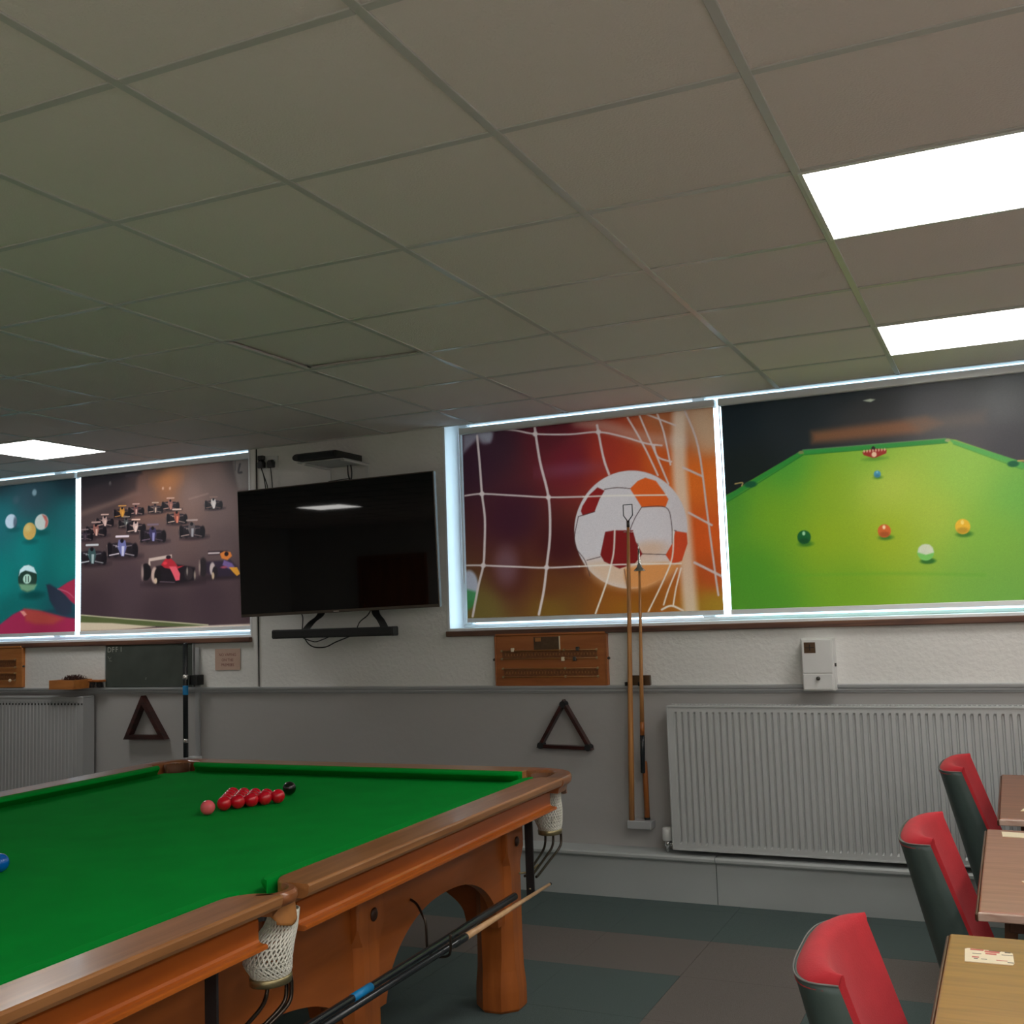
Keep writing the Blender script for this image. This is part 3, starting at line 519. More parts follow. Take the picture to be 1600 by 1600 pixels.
('L',[(0.1789,0.7983),(0.2089,0.7893)],0.0039499999999999995,(215,180,165),0.003,0.6),
('L',[(0.2519,0.789),(0.2783,0.7899)],0.0039499999999999995,(215,180,165),0.003,0.5),
('E',(0.1956,0.7919),0.0049,0.0053,(215,180,165),0.003,0.5),
('L',[(0.1591,0.7573),(0.2089,0.7611)],0.005350000000000001,(215,180,165),0.0017,0.9),
('L',[(0.2453,0.7587),(0.2915,0.7487)],0.0053,(215,180,165),0.0017,0.6),
('L',[(0.1955,0.8324),(0.2617,0.8296)],0.0088,(215,180,165),0.002,1),
('E',(0.4444,0.7242),0.0801,0.011,(48,38,42),0.0073,0.8),
('P',[(0.3617,0.7771),(0.4002,0.7808),(0.4664,0.7764),(0.4986,0.7663),(0.503,0.7236),(0.3588,0.7305)],(48,42,48),0.003,1),
('E',(0.3662,0.7546),0.0147,0.0285,(26,23,28),0.003,1),
('E',(0.4913,0.7464),0.0145,0.0267,(26,23,28),0.0029,1),
('L',[(0.3543,0.7744),(0.3558,0.7347)],0.0039499999999999995,(170,150,142),0.003,0.7),
('E',(0.3973,0.7478),0.0146,0.0237,(34,30,34),0.003,1),
('E',(0.465,0.7434),0.0131,0.022,(34,30,34),0.0029,1),
('P',[(0.412,0.7903),(0.4444,0.7857),(0.4503,0.7601),(0.4385,0.7277),(0.4253,0.7286),(0.4061,0.763)],(80,85,85),0.0018,1),
('P',[(0.4268,0.7656),(0.44,0.7647),(0.4371,0.7278),(0.4268,0.7301)],(170,175,165),0.0018,1),
('E',(0.4282,0.7853),0.0088,0.0079,(26,23,28),0.0022,1),
('L',[(0.3854,0.7723),(0.412,0.7642)],0.0039,(150,140,130),0.003,0.6),
('L',[(0.4503,0.764),(0.4738,0.7648)],0.0039,(150,140,130),0.0029,0.5),
('E',(0.4002,0.7666),0.0044,0.0047,(150,140,130),0.003,0.5),
('L',[(0.3677,0.7355),(0.412,0.7389)],0.0052,(150,140,130),0.0015,0.9),
('L',[(0.4444,0.7368),(0.4855,0.7279)],0.0052,(150,140,130),0.0015,0.6),
('L',[(0.4002,0.803),(0.4591,0.8005)],0.00785,(150,140,130),0.0018,1),
('E',(0.1657,0.6797),0.1073,0.0145,(48,38,42),0.0098,0.8),
('P',[(0.0546,0.7492),(0.1062,0.7542),(0.1949,0.7485),(0.238,0.7353),(0.244,0.6791),(0.0509,0.6877)],(48,42,48),0.004,1),
('E',(0.0607,0.7195),0.0197,0.0376,(26,23,28),0.004,1),
('E',(0.2283,0.709),0.0194,0.0352,(26,23,28),0.0039,1),
('L',[(0.0446,0.7456),(0.0469,0.6932)],0.00405,(170,150,142),0.0031,0.7),
('E',(0.1024,0.7106),0.0197,0.0313,(34,30,34),0.004,1),
('E',(0.1931,0.705),0.0175,0.029,(34,30,34),0.0039,1),
('P',[(0.122,0.7668),(0.1654,0.7608),(0.1734,0.727),(0.1578,0.6843),(0.1401,0.6854),(0.1142,0.7308)],(150,100,90),0.0024,1),
('P',[(0.1419,0.7342),(0.1596,0.7331),(0.1558,0.6844),(0.142,0.6874)],(220,180,160),0.0024,1),
('E',(0.1437,0.7601),0.0117,0.0104,(26,23,28),0.003,1),
('L',[(0.0864,0.743),(0.1221,0.7323)],0.004,(190,160,150),0.0031,0.6),
('L',[(0.1734,0.7322),(0.2048,0.7333)],0.0039499999999999995,(190,160,150),0.003,0.5),
('E',(0.1063,0.7354),0.0059,0.0063,(190,160,150),0.003,0.5),
('L',[(0.0628,0.6943),(0.1222,0.699)],0.0060999999999999995,(190,160,150),0.002,0.9),
('L',[(0.1656,0.6963),(0.2206,0.6846)],0.005350000000000001,(190,160,150),0.002,0.6),
('L',[(0.1061,0.7835),(0.185,0.7803)],0.010450000000000001,(190,160,150),0.0024,1),
('E',(0.535,0.6832),0.0952,0.0131,(48,38,42),0.0087,0.8),
('P',[(0.4368,0.7461),(0.4825,0.7506),(0.5612,0.7455),(0.5994,0.7336),(0.6045,0.6826),(0.4332,0.6905)],(48,42,48),0.0035,1),
('E',(0.442,0.7192),0.0175,0.034,(26,23,28),0.0035,1),
('E',(0.5907,0.7097),0.0172,0.0318,(26,23,28),0.0035,1),
('L',[(0.4279,0.7429),(0.4297,0.6954)],0.0039,(170,150,142),0.0029,0.7),
('E',(0.479,0.7112),0.0174,0.0283,(34,30,34),0.0035,1),
('E',(0.5594,0.7061),0.0155,0.0263,(34,30,34),0.0035,1),
('P',[(0.4966,0.762),(0.5351,0.7566),(0.5385,0.7262),(0.521,0.6878),(0.506,0.6888),(0.4895,0.7294)],(205,180,170),0.0021,1),
('P',[(0.5141,0.7325),(0.5298,0.7315),(0.5193,0.6879),(0.5077,0.6905)],(235,210,195),0.0021,1),
('E',(0.5159,0.756),0.0104,0.0094,(26,23,28),0.0026,1),
('L',[(0.465,0.7404),(0.4966,0.7308)],0.0039,(235,200,180),0.0029,0.6),
('L',[(0.542,0.7307),(0.5699,0.7317)],0.0039,(235,200,180),0.0029,0.5),
('E',(0.4825,0.7336),0.0052,0.0057,(235,200,180),0.0029,0.5),
('L',[(0.4438,0.6964),(0.4965,0.7007)],0.00545,(235,200,180),0.0018,0.9),
('L',[(0.535,0.6982),(0.5837,0.6877)],0.00515,(235,200,180),0.0017,0.6),
('L',[(0.4826,0.7771),(0.5526,0.7743)],0.0093,(235,200,180),0.0021,1),
('E',(0.0547,0.6574),0.0835,0.0112,(48,38,42),0.0077,0.8),
('P',[(-0.0317,0.7109),(0.0084,0.7149),(0.0774,0.7106),(0.111,0.7005),(0.1157,0.6569),(-0.0345,0.6635)],(48,42,48),0.0031,1),
('E',(-0.0269,0.688),0.0153,0.029,(26,23,28),0.0031,1),
('E',(0.1034,0.6801),0.0151,0.0272,(26,23,28),0.003,1),
('L',[(-0.0394,0.7082),(-0.0376,0.6677)],0.00405,(170,150,142),0.0031,0.7),
('E',(0.0055,0.6812),0.0153,0.0242,(34,30,34),0.0031,1),
('E',(0.076,0.677),0.0136,0.0224,(34,30,34),0.0031,1),
('P',[(0.0206,0.7246),(0.0544,0.7201),(0.0606,0.694),(0.0485,0.6609),(0.0348,0.6618),(0.0146,0.6968)],(60,50,60),0.0018,1),
('P',[(0.0361,0.6995),(0.0499,0.6986),(0.047,0.661),(0.0363,0.6633)],(90,75,80),0.0018,1),
('E',(0.0375,0.7195),0.0091,0.008,(26,23,28),0.0023,1),
('L',[(-0.007,0.7062),(0.0208,0.698)],0.00405,(150,130,130),0.0031,0.6),
('L',[(0.0606,0.698),(0.0851,0.6989)],0.004,(150,130,130),0.0031,0.5),
('E',(0.0084,0.7004),0.0046,0.0048,(150,130,130),0.0031,0.5),
('L',[(-0.0253,0.6685),(0.0209,0.6722)],0.0054,(150,130,130),0.0015,0.9),
('L',[(0.0546,0.6702),(0.0974,0.6612)],0.005350000000000001,(150,130,130),0.0015,0.6),
('L',[(0.0083,0.7375),(0.0696,0.7352)],0.00805,(150,130,130),0.0018,1),
('E',(0.6919,0.6092),0.1247,0.0173,(48,38,42),0.0114,0.8),
('P',[(0.5632,0.6919),(0.6233,0.6981),(0.7264,0.6915),(0.7763,0.676),(0.7828,0.6088),(0.5584,0.6183)],(48,42,48),0.0046,1),
('E',(0.5701,0.6564),0.023,0.045,(26,23,28),0.0046,1),
('E',(0.7649,0.6445),0.0225,0.042,(26,23,28),0.0045,1),
('L',[(0.5516,0.6876),(0.5538,0.6249)],0.0045000000000000005,(170,150,142),0.0029,0.7),
('E',(0.6186,0.6459),0.0229,0.0374,(34,30,34),0.0046,1),
('E',(0.7239,0.6396),0.0203,0.0347,(34,30,34),0.0046,1),
('P',[(0.6418,0.7131),(0.6922,0.7061),(0.7012,0.6658),(0.6828,0.6147),(0.6622,0.616),(0.6324,0.67)],(62,58,92),0.0028,1),
('P',[(0.6646,0.6743),(0.6852,0.673),(0.6805,0.6149),(0.6645,0.6183)],(150,150,195),0.0028,1),
('E',(0.667,0.7052),0.0137,0.0124,(26,23,28),0.0034,1),
('L',[(0.6002,0.6845),(0.6416,0.672)],0.0040999999999999995,(120,105,120),0.0029,0.6),
('L',[(0.7012,0.672),(0.7377,0.6734)],0.00405,(120,105,120),0.0029,0.5),
('E',(0.6232,0.6756),0.0069,0.0075,(120,105,120),0.0029,0.5),
('L',[(0.5723,0.6263),(0.6415,0.6321)],0.00715,(120,105,120),0.0023,0.9),
('L',[(0.692,0.6291),(0.7557,0.6154)],0.0060999999999999995,(120,105,120),0.0023,0.6),
('L',[(0.6234,0.733),(0.7151,0.7295)],0.01225,(120,105,120),0.0028,1),
('E',(1.0353,0.6184),0.12,0.017,(48,38,42),0.011,0.8),
('P',[(0.9117,0.6996),(0.9696,0.7056),(1.0688,0.6992),(1.1169,0.6839),(1.1228,0.618),(0.9068,0.6274)],(48,42,48),0.0045,1),
('E',(0.9182,0.6648),0.0221,0.0441,(26,23,28),0.0045,1),
('E',(1.1057,0.653),0.0217,0.0412,(26,23,28),0.0044,1),
('L',[(0.9005,0.6954),(0.9024,0.6338)],0.004399999999999999,(170,150,142),0.0028,0.7),
('E',(0.9648,0.6545),0.022,0.0367,(34,30,34),0.0044,1),
('E',(1.0662,0.6482),0.0196,0.034,(34,30,34),0.0044,1),
('P',[(0.9874,0.7204),(1.036,0.7135),(1.0445,0.6739),(1.0265,0.6238),(1.0067,0.625),(0.9783,0.6781)],(92,84,84),0.0027,1),
('P',[(1.0093,0.6823),(1.0291,0.681),(1.0243,0.624),(1.0089,0.6273)],(165,165,165),0.0026,1),
('E',(1.0117,0.7127),0.0131,0.0122,(26,23,28),0.0033,1),
('L',[(0.9473,0.6924),(0.9872,0.68)],0.00395,(175,155,145),0.0028,0.6),
('L',[(1.0445,0.68),(1.0797,0.6814)],0.00395,(175,155,145),0.0027,0.5),
('E',(0.9695,0.6836),0.0066,0.0073,(175,155,145),0.0028,0.5),
('L',[(0.9202,0.6352),(0.9869,0.6409)],0.00695,(175,155,145),0.0022,0.9),
('L',[(1.0354,0.6379),(1.0967,0.6244)],0.0059,(175,155,145),0.0022,0.6),
('L',[(0.9698,0.7399),(1.0582,0.7364)],0.0119,(175,155,145),0.0027,1),
('E',(0.4209,0.5188),0.1523,0.0209,(48,38,42),0.0139,0.8),
('P',[(0.263,0.6176),(0.3366,0.6253),(0.4627,0.618),(0.5237,0.5995),(0.5319,0.5189),(0.2575,0.529)],(48,42,48),0.0057,1),
('E',(0.2716,0.5749),0.0282,0.0542,(26,23,28),0.0057,1),
('E',(0.5098,0.5617),0.0274,0.0505,(26,23,28),0.0055,1),
('L',[(0.2488,0.6124),(0.2518,0.5368)],0.0055,(170,150,142),0.003,0.7),
('E',(0.3311,0.5626),0.028,0.045,(34,30,34),0.0056,1),
('E',(0.4599,0.5555),0.0248,0.0417,(34,30,34),0.0056,1),
('P',[(0.3592,0.6435),(0.4209,0.6354),(0.432,0.5869),(0.4097,0.5254),(0.3845,0.5267),(0.3479,0.5917)],(110,115,165),0.0034,1),
('P',[(0.3873,0.5969),(0.4125,0.5955),(0.4069,0.5256),(0.3873,0.5296)],(200,200,222),0.0034,1),
('E',(0.3901,0.6342),0.0167,0.015,(26,23,28),0.0042,1),
('L',[(0.3084,0.6089),(0.3592,0.594)],0.005,(222,212,218),0.003,0.6),
('L',[(0.432,0.5944),(0.4766,0.5963)],0.0049499999999999995,(222,212,218),0.0029,0.5),
('E',(0.3367,0.5983),0.0084,0.009,(222,212,218),0.003,0.5),
('L',[(0.2745,0.5386),(0.3592,0.5461)],0.0087,(222,212,218),0.0028,0.9),
('L',[(0.4209,0.5427),(0.4987,0.5266)],0.0074,(222,212,218),0.0028,0.6),
('L',[(0.3366,0.6674),(0.4488,0.6636)],0.0149,(222,212,218),0.0034,1),
('E',(0.1361,0.4807),0.1487,0.02,(48,38,42),0.0136,0.8),
('P',[(-0.0183,0.5752),(0.0535,0.5828),(0.1766,0.576),(0.2362,0.5584),(0.2445,0.4809),(-0.0234,0.4901)],(48,42,48),0.0055,1),
('E',(-0.0098,0.5342),0.0275,0.052,(26,23,28),0.0055,1),
('E',(0.2228,0.522),0.0268,0.0485,(26,23,28),0.0054,1),
('L',[(-0.0321,0.5702),(-0.029,0.4976)],0.005350000000000001,(170,150,142),0.0031,0.7),
('E',(0.0483,0.5225),0.0273,0.0432,(34,30,34),0.0055,1),
('E',(0.1741,0.516),0.0243,0.04,(34,30,34),0.0054,1),
('P',[(0.0754,0.6003),(0.1357,0.5926),(0.1468,0.5461),(0.1252,0.4869),(0.1006,0.4882),(0.0647,0.5505)],(62,88,88),0.0033,1),
('P',[(0.103,0.5556),(0.1276,0.5543),(0.1224,0.4871),(0.1033,0.4909)],(160,180,176),0.0033,1),
('E',(0.1056,0.5914),0.0163,0.0144,(26,23,28),0.0041,1),
('L',[(0.026,0.567),(0.0756,0.5528)],0.0048000000000000004,(200,205,205),0.0031,0.6),
('L',[(0.1467,0.5533),(0.1902,0.5552)],0.004750000000000001,(200,205,205),0.003,0.5),
('E',(0.0536,0.5568),0.0082,0.0086,(200,205,205),0.0031,0.5),
('L',[(-0.0068,0.4994),(0.0758,0.5067)],0.00845,(200,205,205),0.0028,0.9),
('L',[(0.136,0.5036),(0.2121,0.4883)],0.00715,(200,205,205),0.0027,0.6),
('L',[(0.0533,0.6233),(0.1628,0.6198)],0.014450000000000001,(200,205,205),0.0033,1),
('E',(0.8447,0.3228),0.2637,0.0283,(46,36,40),0.0196,0.9),
('P',[(0.6329,0.4978),(0.8345,0.5147),(0.8372,0.4926),(0.6443,0.4773),(0.6471,0.4473),(0.627,0.4483)],(200,180,165),0.0043,1),
('E',(0.6068,0.405),0.0456,0.0597,(28,25,28),0.0057,1),
('E',(0.5751,0.4031),0.0114,0.0499,(185,160,150),0.0058,0.8),
('P',[(0.697,0.4393),(0.8174,0.4553),(1.0392,0.417),(1.0413,0.3305),(0.9005,0.3182),(0.7109,0.3286)],(34,28,33),0.0085,1),
('E',(0.6826,0.3794),0.0283,0.055,(190,165,150),0.0057,1),
('E',(0.711,0.3747),0.031,0.0528,(30,26,28),0.0057,1),
('E',(0.6924,0.3404),0.0127,0.0198,(205,180,150),0.0043,1),
('E',(0.9839,0.3763),0.0383,0.0433,(52,44,46),0.0069,1),
('E',(1.0361,0.3631),0.0082,0.0281,(150,135,120),0.0055,1),
('E',(0.9703,0.3933),0.0068,0.026,(140,130,120),0.0041,1),
('P',[(0.7397,0.4482),(0.7752,0.4849),(0.8175,0.4937),(0.8595,0.4641),(0.8872,0.4299),(0.9428,0.4326),(0.8732,0.4088),(0.775,0.4245)],(176,44,54),0.0043,1),
('P',[(0.8102,0.4337),(0.8733,0.4306),(0.9078,0.3799),(0.9034,0.3366),(0.8699,0.3326),(0.8423,0.3829)],(226,92,104),0.0042,1),
('E',(0.8063,0.4975),0.0224,0.0132,(40,30,38),0.0042,1),
('E',(0.7751,0.4574),0.0196,0.011,(225,60,70),0.0042,1),
('L',[(0.7322,0.3331),(0.8587,0.3222)],0.0063,(95,80,85),0.0042,1),
('E',(1.2818,0.3412),0.1983,0.0191,(46,36,40),0.016,0.9),
('P',[(1.1491,0.5193),(1.3103,0.5157),(1.3127,0.4889),(1.1516,0.4922)],(62,46,50),0.0054,1),
('L',[(1.1558,0.5049),(1.2434,0.5034)],0.010950000000000001,(205,190,185),0.0041,1),
('E',(1.1075,0.4137),0.0351,0.0646,(44,38,40),0.0068,1),
('E',(1.0775,0.4151),0.0081,0.0431,(150,130,120),0.0055,1),
('P',[(1.135,0.45),(1.3362,0.4504),(1.3885,0.4052),(1.4009,0.3411),(1.2015,0.3448),(1.1343,0.3747)],(52,42,56),0.0108,1),
('E',(1.1859,0.3991),0.0227,0.0428,(196,178,170),0.0054,1),
('E',(1.2085,0.3766),0.024,0.0385,(42,36,40),0.0054,1),
('E',(1.1908,0.3528),0.0107,0.0235,(200,175,140),0.004,1),
('P',[(1.25,0.4976),(1.2836,0.5119),(1.3368,0.5036),(1.3497,0.4763),(1.3096,0.4517),(1.2631,0.4648)],(225,130,60),0.0054,1),
('E',(1.3034,0.4926),0.0172,0.0149,(35,25,30),0.004,1),
('P',[(1.283,0.4531),(1.3492,0.4284),(1.3882,0.3787),(1.3222,0.3925),(1.2693,0.4218)],(120,98,150),0.0067,1),
('P',[(1.3224,0.4031),(1.3884,0.3999),(1.4142,0.3563),(1.3877,0.3417),(1.3551,0.3697)],(232,162,58),0.004,1),
('E',(1.2825,0.4051),0.0265,0.0075,(170,80,100),0.0053,1)]
art_pool = [
('F',[((0.7476,1.1766),(48,56,64)),((1.478,1.1275),(36,42,50)),((1.0804,1.0298),(60,72,82)),((0.7522,0.8739),(40,96,102)),((1.4799,0.8246),(34,88,92)),((1.0851,0.615),(24,112,110)),((0.7596,0.3941),(20,108,104)),((1.4043,0.4816),(22,98,94)),((0.8457,0.1774),(20,84,82)),((1.4839,0.191),(30,60,70)),((0.2322,1.033),(44,80,88)),((0.2456,0.4163),(20,100,98))],0.2497),
('E',(1.1047,1.0422),0.0225,0.0238,(150,152,162),0.0097,1),
('E',(0.9169,1.0004),0.0328,0.0288,(78,86,96),0.0198,0.7),
('E',(0.8951,0.7805),0.0656,0.0191,(22,70,72),0.0165,0.7),
('E',(0.8661,0.8446),0.0593,0.0539,(206,190,204),0.0066,1),
('E',(0.9109,0.8332),0.0197,0.043,(72,70,84),0.0099,0.8),
('E',(1.1804,0.7389),0.0732,0.0212,(22,72,72),0.016,0.7),
('E',(1.1796,0.819),0.0669,0.0588,(222,196,192),0.0064,1),
('P',[(1.1823,0.8742),(1.2273,0.8593),(1.2468,0.8169),(1.236,0.7823),(1.2121,0.7721),(1.2197,0.8187)],(206,96,90),0.008,1),
('E',(1.0682,0.6808),0.0708,0.0189,(22,72,72),0.0162,0.7),
('E',(1.0592,0.7583),0.0661,0.0639,(222,152,84),0.0065,1),
('E',(1.0426,0.783),0.0291,0.0261,(236,182,124),0.0195,0.7),
('E',(1.0888,0.2862),0.1119,0.0304,(12,58,58),0.0193,0.8),
('E',(1.0421,0.4112),0.0965,0.0986,(40,54,46),0.0065,1),
('P',[(0.9539,0.4329),(0.9648,0.4796),(1.0052,0.506),(1.0539,0.5107),(1.1059,0.4905),(1.1354,0.4422),(1.0869,0.4562),(1.0219,0.471),(0.9733,0.4556)],(216,210,214),0.0065,1),
('P',[(0.9547,0.3739),(1.1394,0.3637),(1.1125,0.3262),(1.0433,0.3114),(0.9781,0.3317)],(140,160,125),0.0131,0.8),
('E',(1.0389,0.4079),0.0418,0.0352,(190,192,176),0.0065,1),
('L',[(1.0257,0.4261),(1.0262,0.3884)],0.008400000000000001,(40,50,44),0.0016,1),
('L',[(1.0517,0.4249),(1.0521,0.3873)],0.008400000000000001,(40,50,44),0.0016,1),
('P',[(1.202,0.1717),(1.4375,0.1812),(1.5149,0.1558),(1.5153,0.0988),(1.1866,0.1258)],(34,54,66),0.0127,0.9),
('P',[(1.3429,0.3227),(1.4363,0.3648),(1.5135,0.3902),(1.5147,0.2014),(1.4527,0.2379)],(164,38,62),0.0078,1),
('P',[(1.232,0.3562),(1.2637,0.3607),(1.3429,0.3227),(1.4213,0.2735),(1.4837,0.2139),(1.4765,0.1456),(1.4069,0.1192),(1.3285,0.1618),(1.2648,0.2448)],(46,44,58),0.0127,1),
('L',[(1.3429,0.3227),(1.4367,0.2959),(1.4989,0.2534)],0.008150000000000001,(200,90,110),0.0047,0.7),
('P',[(-0.1016,0.0226),(0.4268,0.0584),(0.7643,0.0829),(0.8954,0.1522),(1.0091,0.1897),(1.1862,0.1664),(1.4069,0.1192),(1.5152,0.1045),(1.5159,-0.0148)],(158,34,64),0.0109,1),
('P',[(1.0091,0.1897),(1.1542,0.1732),(1.407,0.1077),(1.2979,0.0684),(1.1233,0.0754),(1.0264,0.1014)],(176,62,50),0.0227,0.85),
('P',[(0.9687,0.1734),(1.0093,0.1744),(1.0388,0.1478),(1.0098,0.1346)],(226,120,110),0.0065,1)]
# ================================================================= ROOM SHELL
CZ = 2.653; WY = 5.75; XL, XR, YB = -9.6, 2.4, -3.6
W1 = (-3.05, 0.34); W2 = (-7.64, -4.49); SILL = 1.428; HEAD = 2.70
# back wall: grey dado below, textured paper above, window openings left free
mb = MB()
mb.box(XL, XR, WY, WY+0.25, -0.05, 1.085, mi=1)
mb.box(XL, XR, WY, WY+0.25, 1.085, SILL-0.03)
for a, b in ((XL, W2[0]), (W2[1], W1[0]), (W1[1], XR)): mb.box(a, b, WY, WY+0.25, SILL-0.03, CZ+0.05)
tag(mb.build('wall_back', [M_['paper'], M_['grey']]), kind='structure')
for nm, b in (('wall_left', (XL-0.15, XL, YB, WY+0.25)), ('wall_right', (XR, XR+0.15, YB, WY+0.25))):
    tag(MB().box(b[0], b[1], b[2], b[3], -0.05, CZ+0.05).build(nm, M_['paper']), kind='structure')
tag(MB().box(XL-0.15, XR+0.15, YB-0.15, YB, -0.05, CZ+0.05).build('wall_rear', M_['rear']), kind='structure')
# outside: paving seen only through the gaps beside the blinds
tag(MB().box(-40, 40, 6.05, 60, -0.6, -0.5).build('ground', M_['pave']), kind='structure')

# reveals, frames and panes
def window(idx, a, b, mullions):
    root = empty('window_%d' % idx, ((a+b)/2, 5.93, SILL), kind='structure')
    def put(n, bm_, m): o = bm_.build(n, m); o.parent = root; o.matrix_parent_inverse = Matrix.Translation(root.location).inverted(); return o
    put('window_sill', MB().box(a, b, WY-0.004, 6.0, SILL-0.03, SILL+0.012, 0.004), M_['white'])
    put('window_reveal', MB().box(a, a+0.012, WY-0.003, 5.93, SILL+0.012, HEAD), M_['white'])
    put('window_reveal', MB().box(b-0.012, b, WY-0.003, 5.93, SILL+0.012, HEAD), M_['white'])
    put('window_head', MB().box(a, b, WY+0.002, 6.0, HEAD, HEAD+0.02), M_['white'])
    z0, z1 = SILL+0.012, HEAD
    fr = MB().box(a+0.012, b-0.012, 5.93, 5.985, z0, z0+0.020, 0.004).box(a+0.012, b-0.012, 5.93, 5.985, z1-0.014, z1, 0.003)
    fr.box(a+0.012, a+0.072, 5.93, 5.985, z0+.020, z1-.014, 0.006).box(b-0.072, b-0.012, 5.93, 5.985, z0+.020, z1-.014, 0.006)
    put('window_frame', fr, M_['white'])
    xs = [a+0.072]
    for m in mullions:
        put('mullion', MB().box(m-0.035, m+0.035, 5.925, 5.985, z0+.020, z1-.014, 0.006), M_['white']); xs += [m-0.035, m+0.035]
    xs.append(b-0.072)
    for i in range(0, len(xs), 2):
        put('window_pane', MB().box(xs[i], xs[i+1], 5.955, 5.96, z0+.020, z1-.014), M_['glass'])
window(1, W1[0], W1[1], [-1.52])
window(2, W2[0], W2[1], [-6.40])
# brown timber nosing below each sill
for i, (a, b) in enumerate((W1, W2)):
    tag(MB().box(a-0.004, b+0.004, WY-0.03, WY, SILL-0.036, SILL-0.004, 0.004).build('trim_%d' % (i+1), M_['brownsill']), kind='structure')

# dado rail (profiled) and boxed plinth along the foot of the wall
dado = [(WY, 1.062), (WY-0.010, 1.062), (WY-0.014, 1.070), (WY-0.020, 1.074), (WY-0.020, 1.082), (WY-0.028, 1.088), (WY-0.031, 1.097), (WY-0.031, 1.103), (WY, 1.105)]
mb = MB(); mb.prism(dado, 0, XL, XR); tag(mb.build('trim_3', M_['greyrail']), kind='structure')
mb = MB()
mb.prism([(WY, -0.02), (5.615, -0.02), (5.615, 0.205), (5.60, 0.207), (5.592, 0.216), (5.592, 0.228), (5.60, 0.236), (WY, 0.238)], 0, XL, -1.470)
mb.prism([(WY, -0.02), (5.615, -0.02), (5.615, 0.205), (5.60, 0.207), (5.592, 0.216), (5.592, 0.228), (5.60, 0.236), (WY, 0.238)], 0, -1.466, XR)
tag(mb.build('baseboard_back', M_['plinth']), kind='structure')

# ---------------- ceiling: slab, exposed bars, lay-in tiles, light panels
cl = tag(MB().box(XL-0.15, XR+0.15, YB-0.15, WY+0.002, CZ+0.02, CZ+0.1).build('ceiling', M_['tile']), kind='structure')
GX = [-1.04+0.6*j for j in range(-14, 6)]; GY = [1.67+0.6*i for i in range(-8, 7)]
bw = 0.012
for x in GX:
    MB().box(x-bw, x+bw, YB, WY, CZ-0.003, CZ+0.004, 0.0015).build('ceiling_bar', M_['tbar'], cl)
xs = [XL]+GX+[XR]; ys = [YB]+[y for y in GY if y > YB]+[WY]
crossme = None
for y in ys[1:-1]:
    for i in range(len(xs)-1):
        L_ = xs[i+1]-xs[i]
        if abs(L_-0.6) < 1e-6 and crossme is not None: link_mesh('ceiling_bar', crossme, None, cl, ((xs[i]+xs[i+1])/2, y, CZ)); continue
        o = MB().box(-L_/2+bw, L_/2-bw, -bw, bw, -0.0028, 0.004, 0.0012).build('ceiling_bar', M_['tbar'], cl, ((xs[i]+xs[i+1])/2, y, CZ))
        if abs(L_-0.6) < 1e-6: crossme = o.data
PANELS = [(1, 2), (1, 5), (1, -1), (-8, 5), (4, 2), (4, -1), (-10, -3)]+[(j, i) for j in (1, 4) for i in (-4, -7)]+[(-2, -7), (-8, -7)]  # rear and right wall panels are unseen, added to brighten the room
pcell = {(round(-1.04+0.6*j, 3), round(1.67+0.6*i, 3)) for j, i in PANELS}
tme = None
for a in range(len(xs)-1):
    for b in range(len(ys)-1):
        if (round(xs[a], 3), round(ys[b], 3)) in pcell: continue
        w, d = xs[a+1]-xs[a], ys[b+1]-ys[b]; cen = ((xs[a]+xs[a+1])/2, (ys[b]+ys[b+1])/2, CZ)
        std = abs(w-0.6) < 1e-6 and abs(d-0.6) < 1e-6
        if std and tme is not None:
            o = link_mesh('ceiling_tile', tme, None, cl, cen)
            if abs(xs[a]+2.84) < 0.01 and abs(ys[b]-3.47) < 0.01: o.location.z += 0.010; o.rotation_euler = (0.004, 0.012, 0)   # one tile sits crooked
            continue
        o = MB().box(-w/2+0.006, w/2-0.006, -d/2+0.006, d/2-0.006, 0.0015, 0.016).build('ceiling_tile', M_['tile'], cl, cen)
        if std: tme = o.data
mb = MB().box(XL, XR, WY-0.02, WY, CZ-0.003, CZ+0.004)
mb.build('wall_angle', M_['tbar'], cl)
plab = {(1, 2): 'large glowing white ceiling light panel nearest the camera on the right', (1, 5): 'glowing white ceiling light panel close above the snooker table blind',
        (-8, 5): 'glowing white ceiling light panel at left above the pool ball blind', (1, -1): 'ceiling light panel straight above the photographer',
        (4, 2): 'added unseen ceiling light panel beside the right wall over the pub tables', (-10, -3): 'ceiling light panel far to the left, seen only as a streak in the television', (4, -1): 'added unseen ceiling light panel beside the right wall level with the photographer'}
for j, i in PANELS:
    if (j, i) not in plab:
        plab[(j, i)] = 'added ceiling light behind the photographer %s rear wall, %s' % ('a row off' if i == -4 else 'next to', {-8: 'by the left wall', -5: 'over the baulk end of the snooker table', -2: 'in the middle of the room', 1: 'right of the room middle', 4: 'beside the right wall'}[j])
for j, i in PANELS:
    cx, cy = -1.04+0.6*j+0.3, 1.67+0.6*i+0.3
    r = empty('ceiling_light', (cx, cy, CZ), label=plab[(j, i)], cat='light')
    MB().box(-0.288, 0.288, -0.288, 0.288, -0.004, 0.012).build('diffuser', M_['panel'], r)
    fr = MB()
    for q in ((-0.298, 0.298, -0.298, -0.286), (-0.298, 0.298, 0.286, 0.298), (-0.298, -0.286, -0.286, 0.286), (0.286, 0.298, -0.286, 0.286)): fr.box(q[0], q[1], q[2], q[3], -0.006, 0.012)
    fr.build('light_frame', M_['whitepaint'], r)

